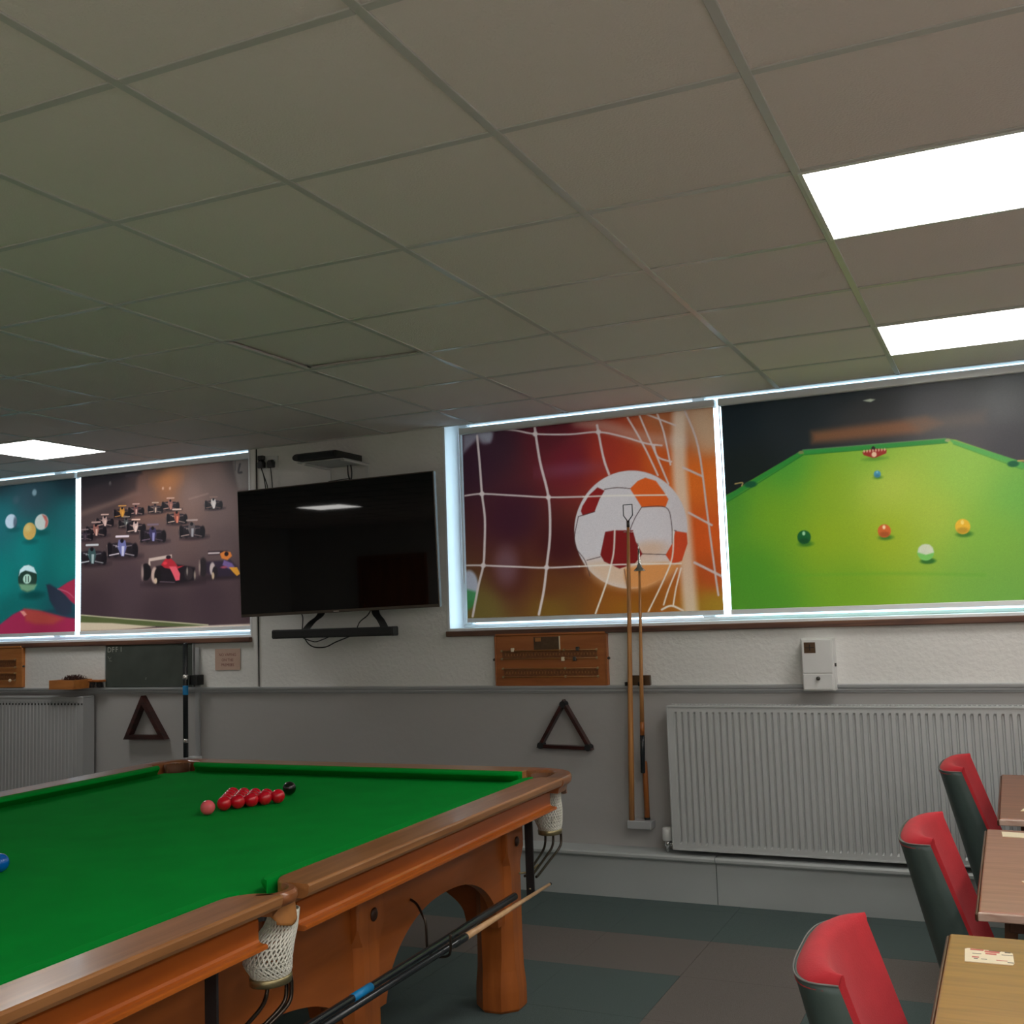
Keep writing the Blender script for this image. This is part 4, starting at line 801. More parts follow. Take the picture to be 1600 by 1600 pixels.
# ---------------- carpet: base slab + 0.5 m carpet tiles
fl = tag(MB().box(XL-0.15, XR+0.15, YB-0.15, WY+0.2, -0.12, -0.006).build('floor', M_['carpetg']), kind='structure')
fxs = [-6.35+0.5*i for i in range(11)]+[-0.80, -0.30, 0.2, 0.7, 1.2, 1.7, 2.2]
fxs = sorted(set(round(x, 3) for x in fxs if x < -1.3 or x > -0.85)); fys = [0.0+0.5*i for i in range(12)]+[5.61]
for a in range(len(fxs)-1):
    for b in range(len(fys)-1):
        x0, x1, y0, y1 = fxs[a], fxs[a+1], fys[b], fys[b+1]
        if x1-x0 > 0.61 or y1-y0 < 0.02: continue
        brown = (abs(y0-4.5) < 0.01) or (abs(x0+1.35) < 0.02 and y0 < 4.5)
        MB().box(x0+0.0008, x1-0.0008, y0+0.0008, y1-0.0008, -0.006, random.uniform(-0.0006, 0.0)).build('carpet_tile', M_['carpetb' if brown else 'carpetg'], fl)

# pale boards added out of view behind the camera, bouncing light onto the ceiling
for i in range(24):
    y1 = -0.06-0.15*i
    if y1-0.15 < YB: break
    for k in range(4):
        x0 = XL+3.0*k; MB().box(x0+0.001, x0+2.999, y1-0.149, y1-0.001, -0.006, 0.002).build('bounce_floor_board', M_['boards'], fl)

# rear wall timber door added out of view to give the orange reflection in the television
dr = empty('door_1', (-7.8, YB, 0), kind='structure')
MB().box(-0.5, 0.5, 0.0, 0.05, 0, 2.1, 0.004).build('door_leaf', M_['pine'], dr)
MB().tube([(0.38, 0.05, 1.0), (0.38, 0.1, 1.0), (0.26, 0.1, 1.0)], 0.009).build('door_handle', M_['chrome'], dr)
MB().box(-0.57, -0.505, 0.0, 0.07, 0, 2.17).box(0.505, 0.57, 0, 0.07, 0, 2.17).box(-0.505, 0.505, 0, 0.07, 2.105, 2.17).build('door_frame', M_['pine'], dr)

# ================================================================= PRINTED ROLLER BLINDS
def field(px, pz, pts, sig):
    num = np.zeros(px.shape+(3,)); den = np.zeros(px.shape)
    for (c, col) in pts:
        d2 = (px-c[0])**2+(pz-c[1])**2
        w = 1.0/(d2+(sig*0.35)**2)**1.6
        num += w[..., None]*np.array(col, float); den += w
    return num/den[..., None]
def seg_dist(px, pz, a, b):
    ax, az = a; bx, bz = b; dx, dz = bx-ax, bz-az; L2_ = dx*dx+dz*dz+1e-12
    t = np.clip(((px-ax)*dx+(pz-az)*dz)/L2_, 0, 1)
    return np.hypot(px-(ax+t*dx), pz-(az+t*dz))
def smooth_line(pts):
    if len(pts) < 3: return pts
    out = []
    for i in range(len(pts)-1):
        p0 = pts[max(i-1, 0)]; p1 = pts[i]; p2 = pts[i+1]; p3 = pts[min(i+2, len(pts)-1)]
        for k in range(5):
            t = k/5
            out.append(tuple(0.5*((2*p1[q])+(-p0[q]+p2[q])*t+(2*p0[q]-5*p1[q]+4*p2[q]-p3[q])*t*t+(-p0[q]+3*p1[q]-3*p2[q]+p3[q])*t**3) for q in (0, 1)))
    out.append(pts[-1]); return out
def paint(art, X, Z, px_):
    col = np.zeros(X.shape+(3,))
    def blend(sl, c, a): col[sl] = col[sl]*(1-a[..., None])+c*a[..., None]
    def region(x0, x1, z0, z1):
        i0 = max(0, int((x0-X[0, 0])/px_[0])-1); i1 = min(X.shape[1], int((x1-X[0, 0])/px_[0])+2)
        k0 = max(0, int((z0-Z[0, 0])/px_[1])-1); k1 = min(X.shape[0], int((z1-Z[0, 0])/px_[1])+2)
        return None if i1 <= i0 or k1 <= k0 else (slice(k0, k1), slice(i0, i1))
    aa = px_[0]*0.6
    for e in art:
        if e[0] == 'F': col[:] = field(X, Z, e[1], e[2]); continue
        if e[0] == 'E':
            _, c, rx, rz, cc, bl, al = e; bl = max(bl, aa)
            sl = region(c[0]-rx-bl, c[0]+rx+bl, c[1]-rz-bl, c[1]+rz+bl)
            if sl is None: continue
            x, z = X[sl]-c[0], Z[sl]-c[1]; r = np.hypot(x/max(rx, 1e-4), z/max(rz, 1e-4))
            sd = (r-1)*min(rx, rz)
        elif e[0] == 'L':
            _, pts, w, cc, bl, al = e; bl = max(bl, aa); pts = smooth_line(pts)
            mx = w/2+bl
            sl = region(min(p[0] for p in pts)-mx, max(p[0] for p in pts)+mx, min(p[1] for p in pts)-mx, max(p[1] for p in pts)+mx)
            if sl is None: continue
            sd = np.full(X[sl].shape, 9.0)
            for a, b in zip(pts[:-1], pts[1:]): sd = np.minimum(sd, seg_dist(X[sl], Z[sl], a, b))
            sd = sd-w/2
        else:
            _, pts, cc, bl, al = e; bl = max(bl, aa)
            sl = region(min(p[0] for p in pts)-bl, max(p[0] for p in pts)+bl, min(p[1] for p in pts)-bl, max(p[1] for p in pts)+bl)
            if sl is None: continue
            x, z = X[sl], Z[sl]; sd = np.full(x.shape, 9.0); ins = np.zeros(x.shape, bool); n = len(pts)
            for i in range(n):
                a, b = pts[i], pts[(i+1) % n]; sd = np.minimum(sd, seg_dist(x, z, a, b))
                if a[1] != b[1]:
                    cr = ((a[1] > z) != (b[1] > z)) & (x < (b[0]-a[0])*(z-a[1])/(b[1]-a[1])+a[0]); ins ^= cr
            sd = np.where(ins, -sd, sd)
            if isinstance(cc, list): cc = field(x, z, cc, 0.4)
        a = np.clip(0.5-sd/(2*bl), 0, 1); a = a*a*(3-2*a)*al
        blend(sl, np.array(cc, float), a)
    return col
def roller_blind(art, x0, x1, light, label, chain_side=1):
    """light: how strongly the room and the window light the cloth, used to turn seen colour into print colour"""
    z0, z1 = 1.485, 2.612; w = x1-x0; h = z1-z0
    nx = int(w/0.0036); nz = int(h/0.0036)
    xs_ = np.linspace(0, w, nx+1); zs_ = np.linspace(0, h, nz+1); X, Z = np.meshgrid(xs_, zs_)
    col = paint(art, X, Z, (w/nx, h/nz))/255.0
    l = np.where(col <= 0.04045, col/12.92, ((np.maximum(col, 0)+0.055)/1.055)**2.4)
    rng = np.random.default_rng(3); l = np.clip(l/np.array(light)*(1+rng.normal(0, 0.03, X.shape)[..., None]), 0.002, 0.92)
    me = bpy.data.meshes.new('printed_cloth'); nv = X.size
    wob = 0.0015*np.sin(X*9+1)*np.sin(Z*3)
    co = np.stack([X+x0, 5.80+wob, Z+z0], -1).reshape(-1, 3)
    idx = np.arange(nv).reshape(X.shape)
    q = np.stack([idx[:-1, :-1], idx[:-1, 1:], idx[1:, 1:], idx[1:, :-1]], -1).reshape(-1, 4)
    me.vertices.add(nv); me.vertices.foreach_set('co', co.ravel())
    me.loops.add(q.size); me.loops.foreach_set('vertex_index', q.ravel().astype(np.int32))
    me.polygons.add(len(q)); me.polygons.foreach_set('loop_start', (np.arange(len(q))*4).astype(np.int32))
    try: me.polygons.foreach_set('loop_total', np.full(len(q), 4, np.int32))
    except Exception: pass
    me.update(calc_edges=True)
    at = me.color_attributes.new('print', 'FLOAT_COLOR', 'POINT')
    at.data.foreach_set('color', np.concatenate([l.reshape(-1, 3), np.ones((nv, 1))], 1).ravel().astype(np.float32))
    me.polygons.foreach_set('use_smooth', np.ones(len(q), bool))
    root = empty('roller_blind', ((x0+x1)/2, 5.80, z0), label=label, cat='blind')
    inv = Matrix.Translation(root.location).inverted()
    def put(o): o.parent = root; o.matrix_parent_inverse = inv; return o
    put(link_mesh('printed_cloth', me, M_['print']))
    put(MB().box(x0-0.012, x1+0.012, 5.772, 5.835, 2.600, 2.640, 0.006, 2).build('head_box', M_['whitepaint']))
    put(MB().box(x0-0.002, x1+0.002, 5.792, 5.809, 1.470, 1.497, 0.004, 2).build('bottom_bar', M_['whitepaint']))
    cx = x0-0.006 if chain_side < 0 else x1+0.006
    put(MB().tube([(cx, 5.775, 2.60), (cx, 5.775, 1.72), (cx, 5.778, 1.70), (cx, 5.783, 1.72), (cx, 5.783, 2.60)], 0.0018, 6).build('pull_chain', M_['whitepaint']))
    return root
roller_blind(art_football, -2.945, -1.405, LIT[0], 'roller blind printed with a football caught in a goal net', -1)
roller_blind(art_snooker, -1.362, 0.30, LIT[1], 'roller blind printed with a bright green snooker table and coloured balls', -1)
roller_blind(art_cars, -6.035, -4.53, LIT[2], 'roller blind printed with racing cars on a track beside the television', -1)
roller_blind(art_pool, -7.60, -6.085, LIT[3], 'roller blind printed with pool balls on teal cloth at far left', -1)
# ================================================================= SNOOKER TABLE
TH = 0.01546; T0 = Vector((-2.6615, 2.2601, 0))
def TW(u, v, z):
    return Vector((T0.x+u*math.cos(TH)-v*math.sin(TH), T0.y+u*math.sin(TH)+v*math.cos(TH), z))
table = empty('snooker_table', T0, TH, 'full size snooker table in orange varnished oak with green cloth', 'snooker table')
HW, HL = 0.889, 1.785; DL = HL-HW
BED = 0.83; MPV = -0.07           # bed height; middle pocket position along the side
# cloth bed with pocket cut-outs
def bed_outline():
    E = 0.945; P = []
    def cut(cx, cy, r, a0, a1): P.extend(arc(cx, cy, r, a0, a1, 10))
    Q = HL+0.056
    cut(0.93, 1.825, 0.06, -PI*0.98, -PI*0.52) if False else None
    # corners (clockwise from right side, going up)
    P.append((E, MPV+0.052)); 
    P.append((E, 1.75)); cut(0.925, 1.815, 0.062, -PI*0.42, -PI*1.08); P.append((0.85, Q))
    P.append((-0.85, Q)); cut(-0.925, 1.815, 0.062, PI*0.08, -PI*0.58); P.append((-E, 1.75))
    P.append((-E, 0.052)); cut(-0.985, 0.0, 0.062, PI*0.28, -PI*0.28); P.append((-E, -0.052))
    P.append((-E, -1.75)); cut(-0.925, -1.815, 0.062, PI*0.58, -PI*0.08); P.append((-0.85, -Q))
    P.append((0.85, -Q)); cut(0.925, -1.815, 0.062, PI*1.08, PI*0.42); P.append((E, -1.75))
    P.append((E, MPV-0.052)); cut(0.985, MPV, 0.062, -PI*0.72, -PI*1.28)
    return P
MB().prism(bed_outline(), 2, BED-0.012, BED).build('cloth', M_['cloth'], table, tri=True)
MB().prism([(x*0.985, y*0.992) for x, y in bed_outline()], 2, BED-0.055, BED-0.012).build('slate', M_['slate'], table, tri=True)

def sweep(name, mat, kind, lo, hi, prof, side, axis, n=30, bits=0.10):
    """prof(f0,f1) -> cross-section [(d,z)] ; f: distance to the near / far end of the piece"""
    rings = []
    ts = sorted(set([lo+(hi-lo)*i/n for i in range(n+1)]+[lo+bits*i/10 for i in range(11)]+[hi-bits*i/10 for i in range(11)]))
    for t in ts:
        r = []
        for d, z in prof(t-lo, hi-t):
            if axis == 'side': r.append((side*d, t, z))
            else: r.append((t, side*(d+DL), z))
        rings.append(r)
    return MB().loft(rings, smooth=True).build(name, mat, table, smooth_angle=math.radians(14))
def ease(x, r, a):      # inward edge moves out by up to a over the last r metres
    if x >= r: return 0.0
    q = 1-x/r; return a*(1-math.sqrt(max(0, 1-q*q)))
def rail_prof(ea, eb, ra, rb):
    def f(a, b):
        d = 0.94+max(ease(a, ra, ea), ease(b, rb, eb))
        return [(d, 0.819), (d, 0.868), (d+0.004, 0.8725), (1.0565, 0.8725), (1.0605, 0.8702), (1.0620, 0.8665), (1.0590, 0.850), (1.0540, 0.8415), (1.0440, 0.8375), (1.022, 0.8360), (1.012, 0.832), (1.004, 0.826), (1.002, 0.819)]
    return f
def apron_prof(a, b):
    return [(0.960, 0.8185), (1.002, 0.8185), (1.005, 0.816), (1.005, 0.772), (1.008, 0.766), (1.014, 0.7635), (1.028, 0.763), (1.032, 0.7605), (1.032, 0.7535), (1.026, 0.750), (0.90, 0.745), (0.90, 0.775), (0.960, 0.775)]
def cush_prof(oa, ob):
    def f(a, b):
        s = max(ease(a, 0.07, oa), ease(b, 0.07, ob)); k = HW+s; e = 0.9365
        k = min(k, e-0.004)
        return [(e, 0.8725), (k+(e-k)*0.3, 0.8725), (k+0.003, 0.869), (k, 0.864), (k+0.001, 0.859), (k+(e-k)*0.72, 0.838), (e, BED)]
    return f
pieces = [('side', 1, MPV+0.05, 1.70, 0.05, 0.03), ('side', 1, -1.70, MPV-0.055, 0.03, 0.09), ('side', -1, 0.05, 1.70, 0.05, 0.03), ('side', -1, -1.70, -0.05, 0.03, 0.05),
          ('end', 1, -0.835, 0.835, 0.03, 0.03), ('end', -1, -0.835, 0.835, 0.03, 0.03)]
for ax, sd, lo, hi, ea, eb in pieces:
    sweep('cushion', M_['cloth'], 0, lo+0.002, hi-0.002, cush_prof(0.05, 0.05), sd, ax)
    sweep('cushion_rail', M_['rail' if ax == 'side' else 'rail_x'], 0, lo, hi, rail_prof(ea, eb, 0.07, 0.09), sd, ax)
    a2 = 0.045 if (ax == 'side' and lo > -1) else 0.03; b2 = 0.045 if (ax == 'side' and hi < 1) else 0.0
    o = sweep('apron', M_['apron'], 0, lo+(0.03 if a2 > 0.04 else 0), hi-(0.02 if b2 > 0.04 and sd > 0 else 0.0), apron_prof, sd, ax, bits=0.02)
# corner plates: rounded timber caps round the pockets
def corner_plate(su, sv):
    outer = arc(0.862, 1.757, 0.2005, 0, PI/2, 14); 
    outer = [(1.0625, 1.70)]+outer+[(0.835, 1.9585)]
    inner = [(0.985, 1.70), (0.984, 1.76)]+arc(0.925, 1.82, 0.058, -PI*0.12, PI*0.62, 12)+[(0.87, 1.875), (0.835, 1.878)]
    n = max(len(outer), len(inner))
    def res(p, k):
        L = [0.0]
        for a, b in zip(p[:-1], p[1:]): L.append(L[-1]+math.dist(a, b))
        out = []
        for i in range(k):
            t = L[-1]*i/(k-1); j = 0
            while j < len(L)-2 and L[j+1] < t: j += 1
            f = (t-L[j])/max(1e-9, L[j+1]-L[j]); out.append((p[j][0]+(p[j+1][0]-p[j][0])*f, p[j][1]+(p[j+1][1]-p[j][1])*f))
        return out
    o = res(outer, 26); i_ = res(inner, 26); rings = []
    for (a, b), (c, d) in zip(o, i_):
        def mixp(t): return (a+(c-a)*t, b+(d-b)*t)
        r = []
        for t, z in ((0.0, 0.852), (0.0, 0.862), (0.03, 0.869), (0.08, 0.8725), (0.90, 0.8725), (0.98, 0.868), (1.0, 0.86), (1.0, 0.812), (0.3, 0.812), (0.25, 0.83), (0.04, 0.842)):
            m = mixp(t); r.append((su*m[0], sv*m[1], z))
        rings.append(r)
    MB().loft(rings).build('pocket_plate', M_['horn'], table, smooth_angle=math.radians(40))
for su in (1, -1):
    for sv in (1, -1): corner_plate(su, sv)
def mid_plate(su, mv):
    rings = []
    A = arc(0.985, mv, 0.060, -PI*0.42, PI*0.46, 14)
    for k, (u, v) in enumerate(A):
        du, dv = (u-0.985)/0.060, (v-mv)/0.060
        r = []
        for q, z in ((0, 0.835), (0, 0.862), (0.006, 0.8725), (0.022, 0.8725), (0.029, 0.866), (0.030, 0.855), (0.024, 0.843), (0.008, 0.836)):
            r.append((su*(u+du*(q-0.012)), v+dv*(q-0.012)*0.6, z))
        rings.append(r)
    MB().loft(rings).build('pocket_plate', M_['horn'], table, smooth_angle=math.radians(40))
mid_plate(1, MPV-0.018); mid_plate(-1, 0.0)

# nets, collars, ball-return rods, stop straps, leather flaps
def net_surface(secs, a, t):
    k = min(int(t*(len(secs)-1)), len(secs)-2); f = t*(len(secs)-1)-k
    s = [secs[k][i]+(secs[k+1][i]-secs[k][i])*f for i in range(5)]      # cu, cv, z, ru, rv
    return (s[0]+s[3]*math.cos(a), s[1]+s[4]*math.sin(a), s[2])
def net(secs, name='net'):
    mb = MB(); n = 30; steps = 14
    for k in range(n):
        for sg in (1, -1):
            pts = [net_surface(secs, 2*PI*k/n+sg*(i/steps)*PI*0.62, i/steps) for i in range(steps+1)]
            mb.tube(pts, 0.0024, 5, cap=False)
    for i in range(1, 10):
        pts = [net_surface(secs, 2*PI*q/22, i/10) for q in range(22)]
        P = [Vector(p) for p in pts]; rings = []
        mb.tube([P[q % 22] for q in range(23)], 0.0013, 4, cap=False)
    return tag(mb.build(name, M_['net'], table), kind='stuff')
def bag(cu, cv, top, zc, lean):
    h = top-zc
    return [(cu+0.012, cv-lean*0.0+0.012, top, 0.034, 0.034), (cu+0.008, cv+0.0, top-0.25*h, 0.040, 0.038), (cu, cv-lean*0.9, top-0.5*h, 0.050, 0.060), (cu-0.005, cv-lean*1.2, top-0.74*h, 0.054, 0.064), (cu, cv-lean, top-0.92*h, 0.046, 0.054), (cu, cv-lean, zc, 0.040, 0.047)]
def pocket(cu, cv, lean, zc=0.665, flap=None, nrods=3, su=1, drop=0.205, offs=(-0.034, 0.0, 0.034)):
    nt_ = net(bag(cu, cv, 0.812, zc, lean))
    v0 = cv-lean
    rg = []
    for k in range(28):
        a = 2*PI*k/28; c_, s_ = math.cos(a), math.sin(a)
        rg.append([(cu+r*c_, v0+(r+0.008)*s_, z) for r, z in ((0.042, zc-0.014), (0.047, zc-0.014), (0.048, zc+0.002), (0.046, zc+0.004), (0.042, zc+0.004))])
    MB().loft(rg, loop=True).build('net_collar', M_['brass'], nt_)
    for i in range(nrods):
        off = offs[i]*su
        p = [(cu+off, v0+0.03, zc-0.006), (cu+off, v0+0.032, zc-0.035), (cu+off, v0+0.026, zc-0.060), (cu+off*0.9, v0+0.0, zc-0.078), (cu+off*0.8, v0-0.06, zc-0.096), (cu+off*0.7, v0-0.185, zc-0.130), (cu+off*0.7, v0-0.215, zc-0.134)]
        MB().tube(smooth3(p), 0.0052, 8).build('return_rod', M_['bronze'], nt_)
    # strap closing the run
    s0 = v0-0.215
    mb = MB()
    mb.loft([[(cu-0.03*su*0+w, s0-0.002+dv, z) for w, dv in ((-0.016, -0.004), (0.016, -0.004), (0.016, 0.004), (-0.016, 0.004))] for z in (0.745, 0.68, 0.60, zc-drop+0.03, zc-drop+0.01, zc-drop)], smooth=False)
    ss = mb.build('stop_strap', M_['leather'], table)
    MB().lathe([(0.0001, 0), (0.004, 0), (0.004, 0.004), (0.0001, 0.005)], 10, (cu, s0-0.008, zc-drop+0.025)).build('strap_stud', M_['brass'], ss)
def smooth3(pts, k=5):
    out = []; n = len(pts)
    for i in range(n-1):
        p0 = pts[max(i-1, 0)]; p1 = pts[i]; p2 = pts[i+1]; p3 = pts[min(i+2, n-1)]
        for q in range(k):
            t = q/k; out.append(tuple(0.5*((2*p1[c])+(-p0[c]+p2[c])*t+(2*p0[c]-5*p1[c]+4*p2[c]-p3[c])*t*t+(-p0[c]+3*p1[c]-3*p2[c]+p3[c])*t**3) for c in range(3)))
    out.append(tuple(pts[-1])); return out
pocket(0.985, -0.040, 0.032, drop=0.155, offs=(-0.034, 0.022, 0.036))
pocket(-0.985, 0.0, 0.03, su=-1, drop=0.155)
for su in (1, -1):
    for sv in (1, -1): pocket(0.945*su, 1.835*sv, 0.0, zc=0.645, su=su)
def flap(cu, cv, a0, wdt, mat, zt=0.850, zb=0.792, lift=0.0):
    """leather tongue that hangs in a curve from the plate: centre direction a0"""
    rows = []
    for i in range(9):
        t = i/8; z = zt+(zb-zt)*t; sp = wdt*(0.75+0.38*math.sin(PI*min(1, t*1.15))**1)
        row = [(cu+(0.052+0.006*t+lift)*math.cos(a0+sp*(k/8-0.5)), cv+(0.052+0.006*t)*math.sin(a0+sp*(k/8-0.5)), z-0.010*(1-abs(k/4-1))*t) for k in range(9)]
        rows.append(row)
    mb = MB(); mb.loft(rows, closed=False, cap=False)
    o = mb.build('pocket_leather', mat, table); md = o.modifiers.new('thick', 'SOLIDIFY'); md.thickness = 0.003; md.offset = 0
flap(0.985, MPV+0.006, -0.05, 1.9, M_['tan'], 0.852, 0.795)
flap(0.935, 1.83, PI*0.27, 1.3, M_['flap'], 0.845, 0.79, 0.03)
flap(-0.985, 0, PI, 1.4, M_['tan'])
for su in (1, -1):
    for sv in (1, -1):
        mb = MB(); mb.loft([[(su*(0.925+r*math.cos(a)), sv*(1.82+r*math.sin(a)), z) for a in [PI*(-0.45)+PI*1.35*k/14 for k in range(15)]] for r, z in ((0.058, 0.862), (0.056, 0.83), (0.052, 0.80))], closed=False, cap=False)
        o = mb.build('pocket_lining', M_['pocketdark'], table); md = o.modifiers.new('thick', 'SOLIDIFY'); md.thickness = 0.003; md.offset = 1

# under-frame: arched side and end boards, legs, bolt covers
LEGV = [-1.675, -0.595, 0.595, 1.675]; LEGU = 0.783
def arched(lo, hi, legs, axis, pos, th, mat, zt=0.742, edge=0.095, crown=0.565, spring=0.36, mid_crown=0.485):
    pts_t = [lo+(hi-lo)*i/160 for i in range(161)]
    def zb(t):
        for a, b in zip(legs[:-1], legs[1:]):
            l, r = a+edge, b-edge
            if l+0.035 <= t <= r-0.035:
                c = (l+r)/2; w = (r-l)/2-0.035; q = abs(t-c)/w
                cr = min(crown, mid_crown) if abs(c) < 0.1 else crown
                return spring+(cr-spring)*(max(0, 1-q**2.3))**0.62
        return spring-0.03
    A = []; mb = MB(); bm = mb.bm
    prev = None
    for t in pts_t:
        z = zb(t); ps = []
        for o_ in (pos, pos+th):
            for zz in (z, zt): ps.append(bm.verts.new((o_, t, zz) if axis == 'v' else (t, o_, zz)))
        if prev:
            a, b, c, d = prev; e, f, g, h = ps
            for q in ((a, b, f, e), (c, g, h, d), (a, e, g, c), (b, d, h, f)): bm.faces.new(q)
        else:
            bm.faces.new((ps[0], ps[1], ps[3], ps[2])[::-1])
        prev = ps
    bm.faces.new((prev[0], prev[1], prev[3], prev[2]))
    return mb.build('frame_board', mat, table)
arched(LEGV[0], LEGV[3], LEGV, 'v', 0.805, 0.032, M_['frame'])
arched(LEGV[0], LEGV[3], LEGV, 'v', -0.837, 0.032, M_['frame'])
M_['frame_x'] = wood('frame_oak_cross', S(150, 72, 24), S(178, 92, 36), 0.36, axis=0, stretch=7, scale=2.0, coat=0.2)
for v in LEGV: arched(-0.75, 0.75, [-0.775, 0.775], 'u', v-0.016, 0.032, M_['frame_x'], edge=0.10, crown=0.52, spring=0.34, mid_crown=0.52)
def leg_rings(cx, cy):
    def ring(w, ch, z, sh=0.0):
        a = w/2; p = [(a, -a+ch), (a, a-ch), (a-ch, a), (-a+ch, a), (-a, a-ch), (-a, -a+ch), (-a+ch, -a), (a-ch, -a)]
        return [(cx+x, cy+y, z+sh*(0.0)) for x, y in p]
    return [ring(0.168, 0.050, 0.0), ring(0.180, 0.052, 0.010), ring(0.180, 0.052, 0.075), ring(0.176, 0.050, 0.10), ring(0.164, 0.044, 0.15), ring(0.158, 0.038, 0.20), ring(0.154, 0.034, 0.35), ring(0.154, 0.033, 0.50), ring(0.152, 0.027, 0.545), ring(0.156, 0.008, 0.585), ring(0.158, 0.004, 0.60), ring(0.158, 0.004, 0.742)]
lm = None
for su in (1, -1):
    for v in LEGV:
        if lm is None: lg = MB().loft(leg_rings(0, 0), smooth=False).build('leg', M_['leg'], table, (su*LEGU, v, 0)); lm = lg.data
        else: lg = link_mesh('leg', lm, None, table, (su*LEGU, v, 0))
        rr = [[(su*(0.079+dx), 0.012+r*math.cos(2*PI*k/16), 0.625+r*math.sin(2*PI*k/16)) for k in range(16)] for r, dx in ((0.019, 0.0), (0.020, 0.003), (0.012, 0.008), (0.001, 0.009))]
        MB().loft(rr).build('bolt_cover', M_['boltwood'], lg)
for su in (1, -1):
    for v in (-0.03, -1.32):
        p = [(0.835*su, v+0.05, 0.600), (0.87*su, v+0.03, 0.592), (0.905*su, v+0.005, 0.565), (0.918*su, v, 0.54), (0.920*su, v, 0.47), (0.925*su, v, 0.455), (0.940*su, v+0.003, 0.444), (0.962*su, v+0.006, 0.443), (0.984*su, v+0.010, 0.446), (0.996*su, v+0.012, 0.460), (0.998*su, v+0.013, 0.512)]
        MB().tube(smooth3([(q[0], q[1]+0.8925-0.8925+ (0.86 if v > -1 else 0.75), q[2]) for q in p]), 0.0042, 8).build('rest_hook', M_['bronze'], table)
# corner rest bracket on the end leg
MB().tube(smooth3([(0.862, 1.70, 0.50), (0.90, 1.72, 0.505), (0.93, 1.74, 0.53)]), 0.004, 8).build('brass_hook', M_['brass'], table)

# ================================================================= RESTS HUNG ON THE TABLE
def along(pts_r, n=14, mi=0, mb=None):
    mb = mb or MB(); mb.tube([p for p, r in pts_r], [r for p, r in pts_r], n); return mb
def lerp(a, b, t): return tuple(a[i]+(b[i]-a[i])*t for i in range(3))
A0 = TW(0.943, 1.475, 0.474); A1 = TW(0.943, -0.95, 0.468)
r1 = empty('rest_pole', A0, label='black half-butt pole with a blue tape band hung along the snooker table', cat='snooker rest')
iv = Matrix.Translation(r1.location).inverted()
def putw(o, r):
    o.parent = r; o.matrix_parent_inverse = Matrix.Translation(r.location).inverted(); return o
putw(along([(lerp(A0, A1, t), r) for t, r in ((0, 0.011), (0.002, 0.0138), (0.18, 0.0132), (0.19, 0.0125), (0.6, 0.0108), (1, 0.0098))]).build('shaft', M_['blackshaft']), r1)
tt = (1.475-0.405)/2.425; putw(along([(lerp(A0, A1, tt-0.018), 0.0126), (lerp(A0, A1, tt+0.022), 0.0124)]).build('tape_band', M_['tape']), r1)
B0 = TW(0.972, 1.755, 0.455); B1 = TW(0.972, -0.95, 0.472)
r2 = empty('cue', B0, label='long cue with a pale maple shaft and black butt hung along the snooker table', cat='cue')
tb = (1.755-1.00)/2.705
putw(along([(lerp(B0, B1, t), r) for t, r in ((0.004, 0.0055), (tb*0.5, 0.0085), (tb, 0.0115))]).build('shaft', M_['cuepale']), r2)
putw(along([(lerp(B0, B1, t), r) for t, r in ((0, 0.0052), (0.0045, 0.0055))]).build('cue_tip', M_['blackmatt']), r2)
putw(along([(lerp(B0, B1, t), r) for t, r in ((tb, 0.0125), (tb+0.004, 0.0130), (tb+0.03, 0.0130), (tb+0.032, 0.0105), (1, 0.0100))]).build('butt', M_['blackshaft']), r2)

# ================================================================= BALLS
BR = 0.02625
def sphere(name, mat, loc, label, group=None, me=None):
    if me is None:
        bm = bmesh.new(); bmesh.ops.create_uvsphere(bm, u_segments=32, v_segments=20, radius=BR)
        for f in bm.faces: f.smooth = True
        me = bpy.data.meshes.new(name); bm.to_mesh(me); bm.free(); me.materials.append(mat)
    o = bpy.data.objects.new(name, me); C.objects.link(o); o.location = loc
    return tag(o, label, 'ball', group)
mred = ball_mat('red_ball', (0.74, 0.003, 0.022, 1))
def spot(u, v): p = TW(u, v, BED+BR+0.0004); return p
sphere('pink_ball', ball_mat('pink_ball', (0.95, 0.14, 0.17, 1)), spot(0.005, 0.8925+0.006), 'glossy pink snooker ball in front of the reds')
sphere('blue_ball', ball_mat('blue_ball', (0.0, 0.13, 0.58, 1)), spot(0.006, 0.0), 'glossy blue snooker ball at the left edge of the picture')
sphere('black_ball', ball_mat('black_ball', (0.004, 0.004, 0.004, 1)), spot(0.044, 0.8925+0.448), 'glossy black snooker ball behind the pack of reds')
rm = None
ords = ['first', 'second', 'third', 'fourth', 'last']
for r in range(5):
    for k in range(r+1):
        u = 0.008+(k-r/2)*0.0527; v = 0.8925+0.094+r*0.0457
        if r == 0: lb = 'red snooker ball at the tip of the pack, nearest the pink'
        elif k == r: lb = 'red snooker ball on the pack side facing the camera, %s from the pink' % ords[r]
        elif r == 4 and k == 0: lb = 'red snooker ball at the far left corner of the pack'
        elif k == 0: lb = 'red snooker ball on the far left side of the pack, %s from the pink' % ords[r]
        elif r == 4: lb = 'red snooker ball in the last row of the pack, %s from its far left corner' % ords[k]
        elif r == 2: lb = 'red snooker ball inside the pack in the middle of its third row'
        else: lb = 'red snooker ball inside the fourth row of the pack, %s inner one from the left' % ('left' if k == 1 else 'right')
        if r == 3: lb = 'red snooker ball in the fourth row of the pack, %s of its two inner balls' % ('left' if k == 1 else 'right') if 0 < k < 3 else lb
        o = sphere('red_ball', mred, spot(u, v), lb, 'pack of red snooker balls', rm); rm = o.data

